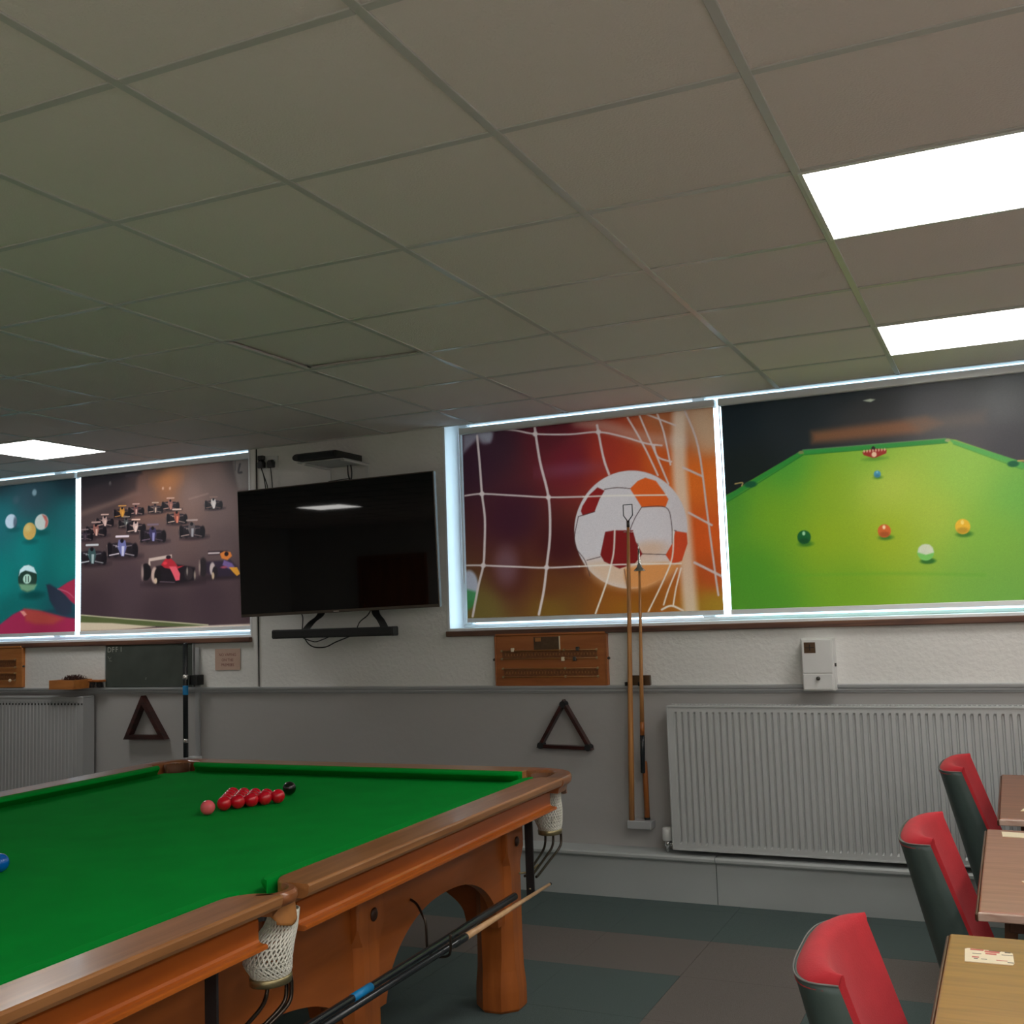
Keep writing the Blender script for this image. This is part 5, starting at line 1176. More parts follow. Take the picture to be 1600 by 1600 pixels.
# ================================================================= TELEVISION WALL
tvr = empty('television', (-3.712, 5.55, 1.958), 0.040, 'large black flat screen television tilted on the wall between the windows', 'television')
TW_, TH_ = 1.387, 0.797; ti, ro = TVT, 0.014
tm = Matrix.Rotation(ro, 4, 'Y').inverted() @ Matrix.Rotation(-ti, 4, 'X')
def tvp(mb, name, mat):
    o = mb.build(name, mat); o.parent = tvr; o.matrix_local = tm; return o
mb = MB(); mb.box(-TW_/2, TW_/2, -0.002, 0.030, -TH_/2, TH_/2, 0.003)
tvp(mb, 'bezel', M_['tvbezel'])
tvp(MB().box(-TW_/2+0.007, TW_/2-0.007, -0.0045, -0.001, -TH_/2+0.018, TH_/2-0.007), 'screen', M_['tv'])
tvp(MB().box(-TW_*0.36, TW_*0.36, 0.03, 0.062, -TH_*0.42, TH_*0.16, 0.012, 2), 'back_cover', M_['black'])
tvp(MB().box(-0.02, 0.02, -0.005, -0.0015, -TH_/2+0.005, -TH_/2+0.010), 'badge', M_['chrome'])
mb = MB().box(-0.25, 0.25, 0.155, 0.175, -0.18, 0.18, 0.003).box(-0.21, -0.17, 0.06, 0.155, -0.16, 0.12, 0.003).box(0.17, 0.21, 0.06, 0.155, -0.16, 0.12, 0.003)
tvp(mb, 'wall_bracket', M_['blackmatt'])

sb = empty('soundbar', (-3.727, 5.55, 1.437), 0.0, 'long black soundbar slung below the television', 'soundbar')
mb = MB(); pr = [(-0.028, -0.018), (-0.018, -0.026), (0.022, -0.026), (0.030, -0.018), (0.030, 0.02), (0.022, 0.028), (-0.018, 0.028), (-0.028, 0.02)]
mb.prism(pr, 0, -0.425, 0.425); mb.build('speaker_body', M_['blackmatt'], sb)
for x in (-0.4252, 0.4252): MB().prism([(a*1.03, b*1.03) for a, b in pr], 0, x-0.008, x+0.008).build('end_cap', M_['black'], sb)
for sgn, xa, xb in ((1, -0.235, -0.135), (-1, 0.335, 0.235)):
    p = [(xa, 0.036, 0.0), (xa+0.005*sgn, 0.044, 0.025), (xa+0.04*sgn, 0.060, 0.07), (xb-0.012*sgn, 0.084, 0.115), (xb, 0.092, 0.20)]
    sm = smooth3(p); rings = [[(q[0]-0.026, q[1]-0.003, q[2]), (q[0]+0.026, q[1]-0.003, q[2]), (q[0]+0.026, q[1]+0.003, q[2]), (q[0]-0.026, q[1]+0.003, q[2])] for q in sm]
    MB().loft(rings, smooth=False).build('hanger_arm', M_['black'], sb)
cb = MB().tube(smooth3([(-3.99, 5.60, 1.462), (-4.0, 5.62, 1.50), (-4.03, 5.66, 1.55), (-4.08, 5.68, 1.60)]), 0.0035, 6)
cb.tube(smooth3([(-3.59, 5.60, 1.465), (-3.575, 5.61, 1.50), (-3.53, 5.63, 1.54), (-3.50, 5.64, 1.60)]), 0.0035, 6)
cb.tube(smooth3([(-3.98, 5.60, 1.42), (-3.96, 5.62, 1.375), (-3.92, 5.63, 1.352), (-3.84, 5.63, 1.352), (-3.76, 5.62, 1.38), (-3.66, 5.61, 1.41), (-3.60, 5.60, 1.43)]), 0.004, 6)
cb.tube(smooth3([(-3.99, 5.61, 1.41), (-3.93, 5.64, 1.385), (-3.87, 5.63, 1.395), (-3.80, 5.62, 1.415)]), 0.0035, 6)
cb.build('cables', M_['black'], None); o = bpy.data.objects['cables']; o.name = 'soundbar_cable'; tag(o, 'thin black cables looping under the soundbar', 'cable')

# set-top box on a small bracket shelf
sh = empty('wall_shelf', (-3.70, WY, 2.46), label='small pale metal bracket shelf above the television', cat='shelf')
def bx(mb, x0, x1, y0, y1, z0, z1, b=0.0): return mb.box(x0, x1, y0, y1, z0, z1, b)
MB().box(-0.20, 0.13, -0.30, -0.002, 0.012, 0.018).build('shelf_plate', M_['greyrail'], sh)
MB().prism([(-0.28, 0.004), (-0.28, 0.012), (0.0, 0.012), (0.0, -0.13), (-0.012, -0.13), (-0.012, 0.0)], 0, 0.10, 0.125).build('shelf_bracket', M_['whitepaint'], sh)
MB().prism([(-0.28, 0.004), (-0.28, 0.012), (0.0, 0.012), (0.0, -0.13), (-0.012, -0.13), (-0.012, 0.0)], 0, -0.18, -0.155).build('shelf_bracket', M_['whitepaint'], sh)
st = empty('set_top_box', (-3.745, 5.57, 2.479), label='black set top box on the small shelf above the television', cat='box')
mb = MB(); pr = [(-0.185, 0.0), (0.13, 0.0), (0.13, 0.042), (-0.185, 0.044)]
rings = []
for x, k in ((-0.170, 0.3), (-0.158, 0.8), (-0.14, 1.0), (0.14, 1.0), (0.15, 0.9)):
    rings.append([(x, -0.15, 0.024-0.022*k), (x, 0.13, 0.024-0.022*k), (x, 0.13, 0.024+0.022*k), (x, -0.15, 0.024+0.022*k)])
mb.loft(rings, smooth=False); mb.build('casing', M_['black'], st)
MB().box(-0.13, 0.13, -0.153, -0.149, 0.008, 0.038).build('front_panel', M_['blackshaft'], st)
w = MB().tube(smooth3([(-3.70, 5.70, 2.49), (-3.705, 5.71, 2.42), (-3.69, 5.71, 2.36), (-3.69, 5.70, 2.28)]), 0.005, 6)
w.tube(smooth3([(-3.68, 5.70, 2.49), (-3.678, 5.71, 2.42), (-3.688, 5.71, 2.36), (-3.70, 5.70, 2.28)]), 0.005, 6)
w.tube([(-3.86, 5.725, 2.385), (-3.70, 5.725, 2.392)], 0.003, 6)
tag(w.build('box_cable', M_['black']), 'black cables hanging from the set top box behind the television', 'cable')

# sockets, plugs and their cords
so = empty('wall_socket', (-4.335, WY, 2.545), label='double wall socket high up beside the cars blind', cat='socket')
MB().box(-0.075, 0.075, -0.012, 0.0, -0.045, 0.045, 0.003, 2).build('face_plate', M_['whitepaint'], so)
for x in (-0.046, 0.046): MB().box(x-0.006, x+0.006, -0.016, -0.011, 0.012, 0.024, 0.001).build('rocker_switch', M_['white'], so)
for nm, x, z, hh, mt, lb in (('plug', -0.04, -0.005, 0.022, M_['black'], 'left black plug with two cords in the wall socket by the cars blind'), ('plug', 0.035, -0.008, 0.022, M_['black'], 'right black plug with one cord in the wall socket by the cars blind')):
    pl = empty(nm, (-4.335+x, WY-0.016, 2.545+z), label=lb, cat='plug')
    MB().loft([[(a*s_, -d, b*s_) for a, b in ((-0.024, -0.026), (0.024, -0.026), (0.026, 0.01), (0.016, 0.026), (-0.016, 0.026), (-0.026, 0.01))] for s_, d in ((0.9, 0.0), (1, 0.01), (0.95, 0.025), (0.7, 0.034))], smooth=False).build('plug_body', mt, pl)
    if x < 0:
        MB().box(-0.022, 0.022, -0.030, 0.0, 0.026, 0.056, 0.004).build('adaptor_block', M_['blackmatt'], pl)
        MB().tube(smooth3([(0, -0.02, -0.024), (0.012, -0.01, -0.07), (0.032, 0.0, -0.14), (0.046, 0.005, -0.24)]), 0.0035, 6).build('cord', M_['black'], pl)
        MB().tube(smooth3([(0.003, -0.02, -0.024), (0.014, -0.01, -0.08), (0.020, 0.0, -0.16), (0.026, 0.005, -0.25)]), 0.0035, 6).build('cord', M_['black'], pl)
    else: MB().tube(smooth3([(0, -0.02, -0.024), (0.002, -0.01, -0.09), (0.004, 0.002, -0.24)]), 0.0035, 6).build('cord', M_['black'], pl)
cd = empty('cable_trunking', (-4.452, WY, 1.105), label='narrow painted cable trunking running up the wall beside the cars blind', cat='trunking')
MB().box(-0.014, 0.014, -0.014, 0, 0, CZ-0.004-1.105, 0.002).build('trunking_lid', M_['paper'], cd)
MB().box(0.0145, 0.0185, -0.006, 0, 0, CZ-0.004-1.105).build('bell_wire', M_['blackmatt'], cd)

# ================================================================= UNDER THE WINDOWS
# notice
sg = empty('wall_notice', (-4.685, WY-0.0035, 1.282), label='small pink paper notice with three lines of red capitals', cat='notice')
MB().box(-0.102, 0.102, -0.002, 0.002, -0.069, 0.069).build('notice_paper', M_['paperpink'], sg)
for i, (tx, z, s_) in enumerate((('NO VAPING', 0.030, 0.026), ('ON THE', -0.004, 0.026), ('PREMISES', -0.036, 0.026))):
    me = text_mesh(tx, s_); me.transform(Matrix.Rotation(PI/2, 4, 'X')); me.transform(Matrix.Translation((0, -0.0026, z)))
    link_mesh('lettering', me, M_['inkred'], sg)
# chalkboard
cbd = empty('chalkboard', (-5.343, WY-0.012, 1.107), label='dark green chalkboard standing on the dado rail with faint chalk letters', cat='chalkboard')
MB().box(-0.382, 0.382, -0.010, 0.010, 0, 0.290, 0.002).build('slate_face', M_['chalk'], cbd)
MB().box(-0.386, -0.382, -0.012, 0.010, 0, 0.292).box(0.382, 0.386, -0.012, 0.010, 0, 0.292).build('edge_strip', M_['greyrail'], cbd)
for ch, xx in (('D', -0.346), ('F', -0.312), ('F', -0.280), ('1', -0.240)):
    me = text_mesh(ch, 0.052); me.transform(Matrix.Rotation(PI/2, 4, 'X')); me.transform(Matrix.Translation((xx, -0.0108, 0.255+0.02*(xx+0.3))))
    link_mesh('chalk_letter', me, M_['chalkw'], cbd)
mb = MB()
for p in (((-0.36, 0.21), (-0.345, 0.19), (-0.33, 0.205)), ((-0.02, 0.05), (-0.018, 0.065)), ((-0.35, 0.18), (-0.325, 0.178))):
    mb.tube([(a, -0.0104, b) for a, b in p], 0.0012, 5)
mb.build('chalk_smudge', M_['chalkw'], cbd)
# scoreboards
def scoreboard(cx, w, h, z0, mat, label, rows, plaque):
    r = empty('scoreboard', (cx, WY, z0), label=label, cat='scoreboard')
    MB().box(-w/2, w/2, -0.026, 0, 0, h, 0.003, 2).build('backboard', mat, r)
    if plaque:
        MB().box(-w/2-0.003, w/2+0.003, -0.034, 0.0, h, h+0.012, 0.003).build('top_moulding', mat, r)
        MB().box(w/2, w/2+0.010, -0.030, 0, 0.002, h, 0.002).build('side_moulding', mat, r)
        MB().box(-w/2-0.010, -w/2, -0.030, 0, 0.002, h, 0.002).build('side_moulding', mat, r)
        MB().box(-0.095, 0.060, -0.030, -0.026, h-0.090, h-0.010).build('plaque', M_['plate'], r); plq = C.objects[-1]
        MB().box(-0.085, -0.050, -0.032, -0.030, h-0.036, h-0.014).build('name_card', M_['tan'], plq)
        MB().box(0.060, 0.066, -0.031, -0.026, h-0.092, h-0.008).build('plaque_edge', M_['card'], plq)
        for sx in (-1, 1): MB().lathe([(0.001, 0), (0.008, 0.002), (0.010, 0.008), (0.006, 0.014), (0.001, 0.016)], 10, (sx*(w/2+0.016), -0.02, h*0.5)).build('side_knob', M_['darkmetal'], r)
    for (za, zb, xa, xb) in rows:
        stp = MB().box(xa, xb, -0.0285, -0.026, za, zb).build('score_strip', M_['scoredark'], r)
        for zz in (za-0.004, zb+0.004): MB().tube([(xa-0.006, -0.038, zz), (xb+0.006, -0.038, zz)], 0.0036, 8).build('score_rail', M_['railbrass'], r)
        n = 30; nm = MB()
        for i in range(n):
            x = xa+0.02+(xb-xa-0.04)*i/(n-1); nm.box(x-0.0025, x+0.0025, -0.0292, -0.0284, (za+zb)/2-0.006, (za+zb)/2+0.006)
        tag(nm.build('numerals', M_['railbrass'], stp), kind='stuff')
        for x in (xa, xa+(xb-xa)*0.665, xb):
            for zz in (za-0.004, zb+0.004): MB().box(x-0.005, x+0.005, -0.042, -0.026, zz-0.006, zz+0.006, 0.002).build('rail_post', M_['brass'], stp)
    return r
s1 = scoreboard(-2.393, 0.668, 0.286, 1.103, M_['score'], 'brown wooden snooker scoreboard under the football blind', [(0.158, 0.196, -0.295, 0.285), (0.056, 0.094, -0.290, 0.288)], True)
for x, z, m in ((-0.225, 0.205, 'card'), (0.085, 0.150, 'card'), (0.155, 0.150, 'darkmetal'), (0.175, 0.205, 'darkmetal')):
    MB().box(x-0.009, x+0.009, -0.046, -0.030, z-0.011, z+0.011, 0.002).build('pointer', M_[m], s1)
s2 = scoreboard(-6.86, 0.668, 0.286, 1.108, M_['score2'], 'orange wooden scoreboard cut by the left edge of the picture', [(0.150, 0.196, -0.29, 0.282), (0.056, 0.100, -0.29, 0.282)], True)
MB().lathe([(0.001, -0.012), (0.010, -0.006), (0.012, 0), (0.010, 0.006), (0.001, 0.012)], 12, (0.243, -0.046, 0.052)).build('pointer', M_['card'], s2)

# tray box and table brush on the dado rail
bt = empty('wooden_tray', (-5.965, 5.655, 1.104), 0.0, 'small open wooden box on the dado rail beside the chalkboard', 'box')
MB().box(-0.115, 0.115, -0.09, 0.075, 0.0, 0.008).build('base', M_['score2'], bt)
w_ = MB(); w_.box(-0.115, 0.115, -0.09, -0.078, 0.008, 0.062, 0.001).box(-0.115, 0.115, 0.063, 0.075, 0.008, 0.062, 0.001).box(-0.115, -0.103, -0.078, 0.063, 0.008, 0.062, 0.001).box(0.103, 0.115, -0.078, 0.063, 0.008, 0.062, 0.001)
w_.build('side_boards', M_['score2'], bt)
mb = MB()
for i in range(150):
    x = random.uniform(-0.05, 0.10); y = random.uniform(-0.04, 0.05); hh = (1-(x-0.02)**2/0.012)*0.05
    mb.tube([(x, y, 0.01), (x+random.uniform(-.006, .006), y, 0.035+hh*0.5), (x+random.uniform(-.015, .015), y+random.uniform(-.01, .01), 0.045+max(0, hh)*random.uniform(0.7, 1.05))], 0.0022, 4, cap=False)
o = mb.build('bristle_clump', M_['triwood']); o.location = bt.location; tag(o, 'dark bristly brush head lying in the small wooden box', 'brush', kind='stuff')
br = empty('table_brush', (-5.755, 5.700, 1.135), 0.0, 'wooden table brush with dark bristles against the chalkboard edge', 'brush')
MB().box(-0.085, 0.045, -0.022, 0.022, 0.010, 0.026, 0.006, 2).build('brush_back', M_['cuered'], br)
mb = MB()
for i in range(110): 
    x = -0.08+0.12*random.random(); y = random.uniform(-0.018, 0.018); mb.tube([(x, y, 0.012), (x+random.uniform(-.004, .004), y*1.2, -0.029)], 0.0018, 4, cap=False)
tag(mb.build('bristles', M_['blackmatt'], br), kind='stuff')

# white dispenser box with a print and a key knob
db = empty('wall_cabinet', (-0.905, WY, 1.078), label='small white metal coin box with dark label under the snooker blind', cat='cabinet')
MB().box(-0.078, 0.078, -0.105, 0, 0, 0.262, 0.003, 2).build('cabinet_body', M_['whitepaint'], db)
MB().box(-0.074, 0.070, -0.110, -0.105, 0.088, 0.256, 0.002).build('upper_door', M_['whitepaint'], db); udr = C.objects[-1]
MB().box(-0.074, 0.070, -0.110, -0.105, 0.006, 0.084, 0.002).build('coin_drawer', M_['whitepaint'], db); drw = C.objects[-1]
MB().box(-0.062, -0.006, -0.1115, -0.110, 0.188, 0.242).build('label_plate', M_['plate'], udr)
MB().box(-0.036, -0.032, -0.1120, -0.1114, 0.20, 0.232).box(-0.056, -0.012, -0.1120, -0.1114, 0.214, 0.217).build('label_print', M_['blackmatt'], udr)
rr = [[(0.0+r*math.cos(2*PI*k/14), -0.110-d, 0.062+r*math.sin(2*PI*k/14)) for k in range(14)] for r, d in ((0.010, 0), (0.010, 0.010), (0.005, 0.014), (0.001, 0.015))]
MB().loft(rr).build('key_knob', M_['darkmetal'], drw)
MB().box(0.078, 0.086, -0.075, -0.060, 0.118, 0.135, 0.001).build('side_catch', M_['darkmetal'], db)

# triangles hanging on the wall
def triangle(P, dep, wd, mat, label, corner):
    r = empty('ball_triangle', (P[0][0], WY-dep-0.004, P[0][1]), label=label, cat='triangle')
    O2 = Vector((P[0][0], P[0][1])); cen = sum((Vector(p) for p in P), Vector((0, 0)))/3
    for i in range(3):
        a, b = Vector(P[i]), Vector(P[(i+1) % 3]); d = (b-a).normalized(); n = Vector((-d.y, d.x)); 
        if n.dot(cen-a) < 0: n = -n
        q = [a, b, b+n*wd-d*wd*1.55, a+n*wd+d*wd*1.55]
        pts = [(p.x-O2.x, p.y-O2.y) for p in q]
        mb = MB(); mb.prism(pts, 1, 0, dep); mb.build('frame_bar', mat, r)
    if corner:
        for i in range(3):
            a = Vector(P[i]); c = (cen-a).normalized(); m = a+c*wd*1.5
            MB().prism([(m.x-O2.x+wd*1.05*math.cos(k*PI/5), m.y-O2.y+wd*1.05*math.sin(k*PI/5)) for k in range(10)], 1, -0.003, dep+0.001).build('corner_block', M_['blackmatt'], r)
    MB().tube([(0, dep*0.5, -wd*2.4), (0, dep+0.012, -wd*2.4)], 0.003, 6).build('hanging_nail', M_['darkmetal'], r)
    return r
triangle([(-2.318, 1.028), (-2.486, 0.760), (-2.155, 0.752)], 0.045, 0.018, M_['triwood'], 'thin dark wooden ball triangle hanging under the right scoreboard', True)
triangle([(-5.378, 1.050), (-5.535, 0.757), (-5.175, 0.762)], 0.05, 0.030, M_['triwood'], 'chunky dark wooden ball triangle hanging under the chalkboard', False)

# left cue rack: black rest, grey batten, clip, foot
rk = empty('cue_rack', (-4.925, WY, 0.60), label='narrow white cue rack batten on the wall beside the chalkboard', cat='rack')
MB().box(-0.022, 0.012, -0.016, 0, 0.02, 0.765, 0.002).build('batten', M_['greyrail'], rk)
MB().box(-0.030, 0.040, -0.066, 0, 0.520, 0.585, 0.003).build('clip_block', M_['blackmatt'], rk)
MB().box(-0.055, 0.022, -0.075, 0, 0.02, 0.055, 0.003).build('foot_block', M_['whitepaint'], rk)
bc = empty('black_cue', (-4.962, 5.660, 0.655), label='black cue with blue tape band standing in the wall rack by the chalkboard', cat='cue')
MB().lathe([(0.0005, 0), (0.017, 0.002), (0.017, 0.44), (0.0165, 0.455), (0.0165, 0.735), (0.012, 0.742), (0.0005, 0.744)], 16).build('shaft', M_['blackshaft'], bc)
MB().lathe([(0.0175, 0.405), (0.0180, 0.41), (0.0180, 0.462), (0.0175, 0.465)], 16).build('tape_band', M_['tape'], bc)
MB().lathe([(0.0172, 0.095), (0.018, 0.10), (0.018, 0.115), (0.0172, 0.12)], 16).build('silver_ring', M_['chrome'], bc)
MB().lathe([(0.0172, 0.505), (0.019, 0.51), (0.019, 0.53), (0.0172, 0.535)], 16).build('silver_ring', M_['chrome'], bc)

# right cue rack with rests
rk2 = empty('cue_rack', (-1.885, WY, 0.345), label='wall cue rack with brown clip block and grey foot beside the right radiator', cat='rack')
MB().box(-0.072, 0.062, -0.080, 0, 0, 0.044, 0.004).build('foot_block', M_['greyrail'], rk2)
MB().box(-0.035, 0.075, -0.028, 0, 0.745, 0.812, 0.003).build('clip_block', M_['plate'], rk2)
for x in (-0.045, 0.03):
    MB().loft([[(x+0.016*math.cos(a)*s_, -0.046+0.016*math.sin(a)*s_, z) for s_ in (1.0, 1.2) for a in ()] or [(x+r_*math.cos(a), -0.047+r_*math.sin(a), z) for r_, a in ((0.0135, 0.9), (0.0135, 2.2), (0.0135, 3.6), (0.0135, 4.4), (0.016, 4.4), (0.017, 3.6), (0.017, 2.2), (0.016, 0.9))] for z in (0.758, 0.778)], smooth=False).build('spring_clip', M_['blackmatt'], rk2)
ra = empty('spider_rest', (-1.928, 5.690, 0.389), label='tall wooden rest with wire spider head standing in front of football blind', cat='snooker rest')
MB().tube([(0.042*t-0.008, 0.03*t, 1.60*t) for t in (0, 0.22, 0.47, 0.8, 1.0)], [0.0155, 0.0155, 0.0135, 0.011, 0.0075], 14).build('shaft', M_['cue'], ra)
hd = MB(); zt = 1.60; hx = 0.014
hd.tube([(0.034, 0.03, zt-0.02), (0.034, 0.03, zt+0.015)], 0.009, 10)
hd.tube([(0.034, 0.03, zt+0.01), (0.010, 0.03, zt+0.045), (0.010, 0.03, zt+0.105), (0.062, 0.03, zt+0.105), (0.062, 0.03, zt+0.045), (0.034, 0.03, zt+0.01)], 0.0032, 6)
hd.build('spider_head', M_['darkmetal'], ra)
MB().tube([(0.004, 0.03, zt-0.045), (0.064, 0.03, zt-0.048)], 0.0022, 6).build('cross_wire', M_['chrome'], ra)
rb = empty('extended_rest', (-1.860, 5.684, 0.640), label='tall wooden rest with silver bell head and black butt beside the spider rest', cat='snooker rest')
MB().tube([(0.022*t, 0.03*t, 1.10*t) for t in (0.245, 0.45, 0.72, 1.0)], [0.0120, 0.0105, 0.0085, 0.006], 14).build('shaft', M_['cue'], rb)
MB().tube([(0.000, 0, 0.0), (0.0001, 0.0001, 0.004), (0.0026, 0.0035, 0.13), (0.004, 0.0055, 0.20)], [0.010, 0.0125, 0.0130, 0.0125], 14).build('butt', M_['blackshaft'], rb)
MB().tube([(0.004, 0.0055, 0.20), (0.0054, 0.0074, 0.27)], [0.0128, 0.0122], 14).build('butt_splice', M_['cuered'], rb)
hd = MB(); hd.loft([[(0.022+r*math.cos(2*PI*k/16), 0.03+r*0.55*math.sin(2*PI*k/16), z) for k in range(16)] for r, z in ((0.0070, 1.20), (0.0065, 1.17), (0.009, 1.13), (0.016, 1.105), (0.033, 1.088), (0.034, 1.084), (0.010, 1.088), (0.006, 1.09))])
hd.build('bell_head', M_['chrome'], rb)
MB().tube([(0.022, 0.03, 1.19), (0.020, 0.03, 1.235)], [0.005, 0.0025], 8).build('head_prong', M_['chrome'], rb)
rc = empty('short_butt', (-1.866, 5.724, 0.389), label='plain brown lower butt standing in the rack beneath the black ended rest', cat='cue')
MB().tube([(0.006, 0, 0.0), (0.006, 0, 0.18), (0.005, 0, 0.30), (0.005, 0, 0.31)], [0.0150, 0.0145, 0.0140, 0.010], 14).build('shaft', M_['cuered'], rc)
MB().tube([(0.006, 0, -0.0005), (0.006, 0, 0.012)], [0.0156, 0.0156], 14).build('butt_cap', M_['blackmatt'], rc)

# ================================================================= RADIATORS
def radiator(x0, x1, z0, z1, yb, yf, mat, label, deep=0.012):
    r = empty('radiator', ((x0+x1)/2, WY, z0), label=label, cat='radiator')
    cx = (x0+x1)/2; w = x1-x0; h = z1-z0
    def profile(y_face, z_lo, z_hi):
        """pressed panel: vertical flutes with closed ends"""
        mb = MB(); bm = mb.bm; pitch = 0.0335; n = int((w-0.04)/pitch); sx = -(n*pitch)/2
        xs_ = [(-w/2, 0)]
        for i in range(n):
            b0 = sx+i*pitch; xs_ += [(b0+0.002, 0), (b0+0.006, 1), (b0+0.013, 1), (b0+0.017, 0)]
        xs_.append((w/2, 0))
        zs_ = [(z_lo, 0), (z_lo+0.026, 0), (z_lo+0.038, 1), (z_hi-0.040, 1), (z_hi-0.028, 0), (z_hi, 0)]
        G_ = [[bm.verts.new((x, y_face+deep*(fx*fz), z)) for x, fx in xs_] for z, fz in zs_]
        for a, b in zip(G_[:-1], G_[1:]):
            for i in range(len(a)-1): bm.faces.new((a[i], a[i+1], b[i+1], b[i]))
        return mb
    o = profile(yf-WY, 0, h).build('front_panel', mat, r)
    MB().box(-w/2, w/2, yf-WY+0.013, yf-WY+0.016, 0.003, h-0.003).build('panel_core', mat, r)
    MB().box(-w/2, w/2, yb-WY-0.012, yb-WY, 0, h).build('back_panel', mat, r)
    rim = MB(); rim.box(-w/2-0.003, w/2+0.003, yf-WY-0.004, yf-WY+0.002, -0.004, 0.004, 0.001).box(-w/2-0.003, w/2+0.003, yf-WY-0.004, yf-WY+0.002, h-0.004, h+0.004, 0.001)
    rim.box(-w/2-0.004, -w/2+0.002, yf-WY-0.004, yf-WY+0.002, 0, h).box(w/2-0.002, w/2+0.004, yf-WY-0.004, yf-WY+0.002, 0, h)
    rim.build('panel_rim', mat, r)
    for s in (-1, 1): MB().box(s*(w/2-0.001)-0.0015, s*(w/2-0.001)+0.0015, yf-WY, yb-WY, 0.02, h-0.004).build('side_cover', mat, r)
    gm = MB(); gn = int(w/0.022)
    gm.box(-w/2, w/2, yf-WY+0.001, yf-WY+0.014, h-0.002, h+0.006).box(-w/2, w/2, yb-WY-0.014, yb-WY-0.001, h-0.002, h+0.006)
    for i in range(gn+1):
        x = -w/2+0.006+(w-0.012)*i/gn; gm.box(x-0.0045, x+0.0045, yf-WY+0.014, yb-WY-0.014, h-0.001, h+0.005)
    tag(gm.build('top_grille', mat, r), kind='stuff')
    for s in (-0.36, 0.36): MB().box(s*w-0.02, s*w+0.02, yb-WY, -0.001, 0.06, h-0.08).build('wall_bracket', mat, r)
    return r
rR = radiator(-1.690, 0.42, 0.265, 1.000, 5.72, 5.62, M_['rad'], 'long pale grey ribbed radiator under the snooker table blind')
vx = -1.055-0.042
MB().lathe([(0.001, 0.034), (0.024, 0.034), (0.027, 0.04), (0.027, 0.095), (0.022, 0.102), (0.001, 0.103)], 18, (vx, -0.09, 0)).build('valve_cap', M_['whitepaint'], rR)
MB().lathe([(0.010, 0.034), (0.016, 0.03), (0.016, 0.006), (0.010, 0.0), (0.010, -0.024), (0.001, -0.0265)], 14, (vx, -0.09, 0)).build('valve_body', M_['chrome'], rR); vb = C.objects[-1]
MB().tube([(vx, -0.09, 0.016), (vx+0.045, -0.09, 0.016)], 0.010, 10).build('valve_tail', M_['chrome'], vb)
rL = radiator(-7.30, -5.82, 0.33, 1.046, 5.72, 5.62, M_['radgrey'], 'ribbed grey radiator at left behind the snooker table', 0.005)
# slots showing under the top edge of the left radiator
mb = MB()
for i in range(48):
    x = -0.735+i*0.0312; mb.box(x-0.006, x+0.006, -0.1345, -0.1325, 0.664, 0.676)
tag(mb.build('top_slots', M_['blackmatt'], rL), kind='stuff')

# ================================================================= TABLES AND CHAIRS
def pub_table(cx, cy, mat, lab, edge_z=0.74):
    r = empty('pub_table', (cx, cy, 0), 0.0, lab, 'table')
    MB().box(-0.345, 0.345, -0.525, 0.525, edge_z-0.026, edge_z, 0.004, 2).build('table_top', mat, r)
    MB().box(-0.347, 0.347, -0.533, -0.525, edge_z-0.024, edge_z-0.003, 0.003, 2).build('edge_lipping', M_['tedge'], r)
    MB().box(-0.3535, -0.345, -0.531, 0.531, edge_z-0.026, edge_z-0.006, 0.003).build('edge_lipping', M_['tedgedark'], r)
    MB().box(-0.347, 0.347, 0.525, 0.533, edge_z-0.024, edge_z-0.003, 0.003).build('edge_lipping', M_['tedgedark'], r)
    MB().box(-0.28, 0.28, -0.44, 0.44, edge_z-0.072, edge_z-0.026, 0.003).build('apron_frame', M_['tedgedark'], r)
    for s in (-0.41, 0.41):
        MB().lathe([(0.001, 0.03), (0.030, 0.03), (0.026, 0.08), (0.030, 0.35), (0.026, 0.60), (0.05, edge_z-0.075), (0.001, edge_z-0.075)], 14, (0, s, 0)).build('pedestal', M_['iron'], r)
        for sx in (-1, 1):
            MB().tube(smooth3([(0, s, 0.07), (sx*0.10, s, 0.055), (sx*0.22, s, 0.022), (sx*0.26, s, 0.012)]), 0.013, 8).build('foot', M_['iron'], r)
    return r
pub_table(0.163, 2.245, M_['ttop_yel'], 'golden brown pub table nearest the camera in the bottom right corner')
pub_table(0.218, 3.515, M_['ttop'], 'pinkish brown pub table in the middle of the three at right')
pub_table(0.255, 4.77, M_['ttop_red'], 'red brown pub table farthest away beside the radiator')
def card(pts, lab, z=0.7402, prints=()):
    c = (sum(p[0] for p in pts)/len(pts), sum(p[1] for p in pts)/len(pts)); r = empty('card', (c[0], c[1], z), label=lab, cat='card')
    MB().prism([(p[0]-c[0], p[1]-c[1]) for p in pts], 2, 0, 0.0016).build('card_sheet', M_['card'], r)
    for i, (x0, x1, y0, y1, m) in enumerate(prints): MB().box(x0, x1, y0, y1, 0.0016, 0.0019).build('printed_line', M_[m], r)
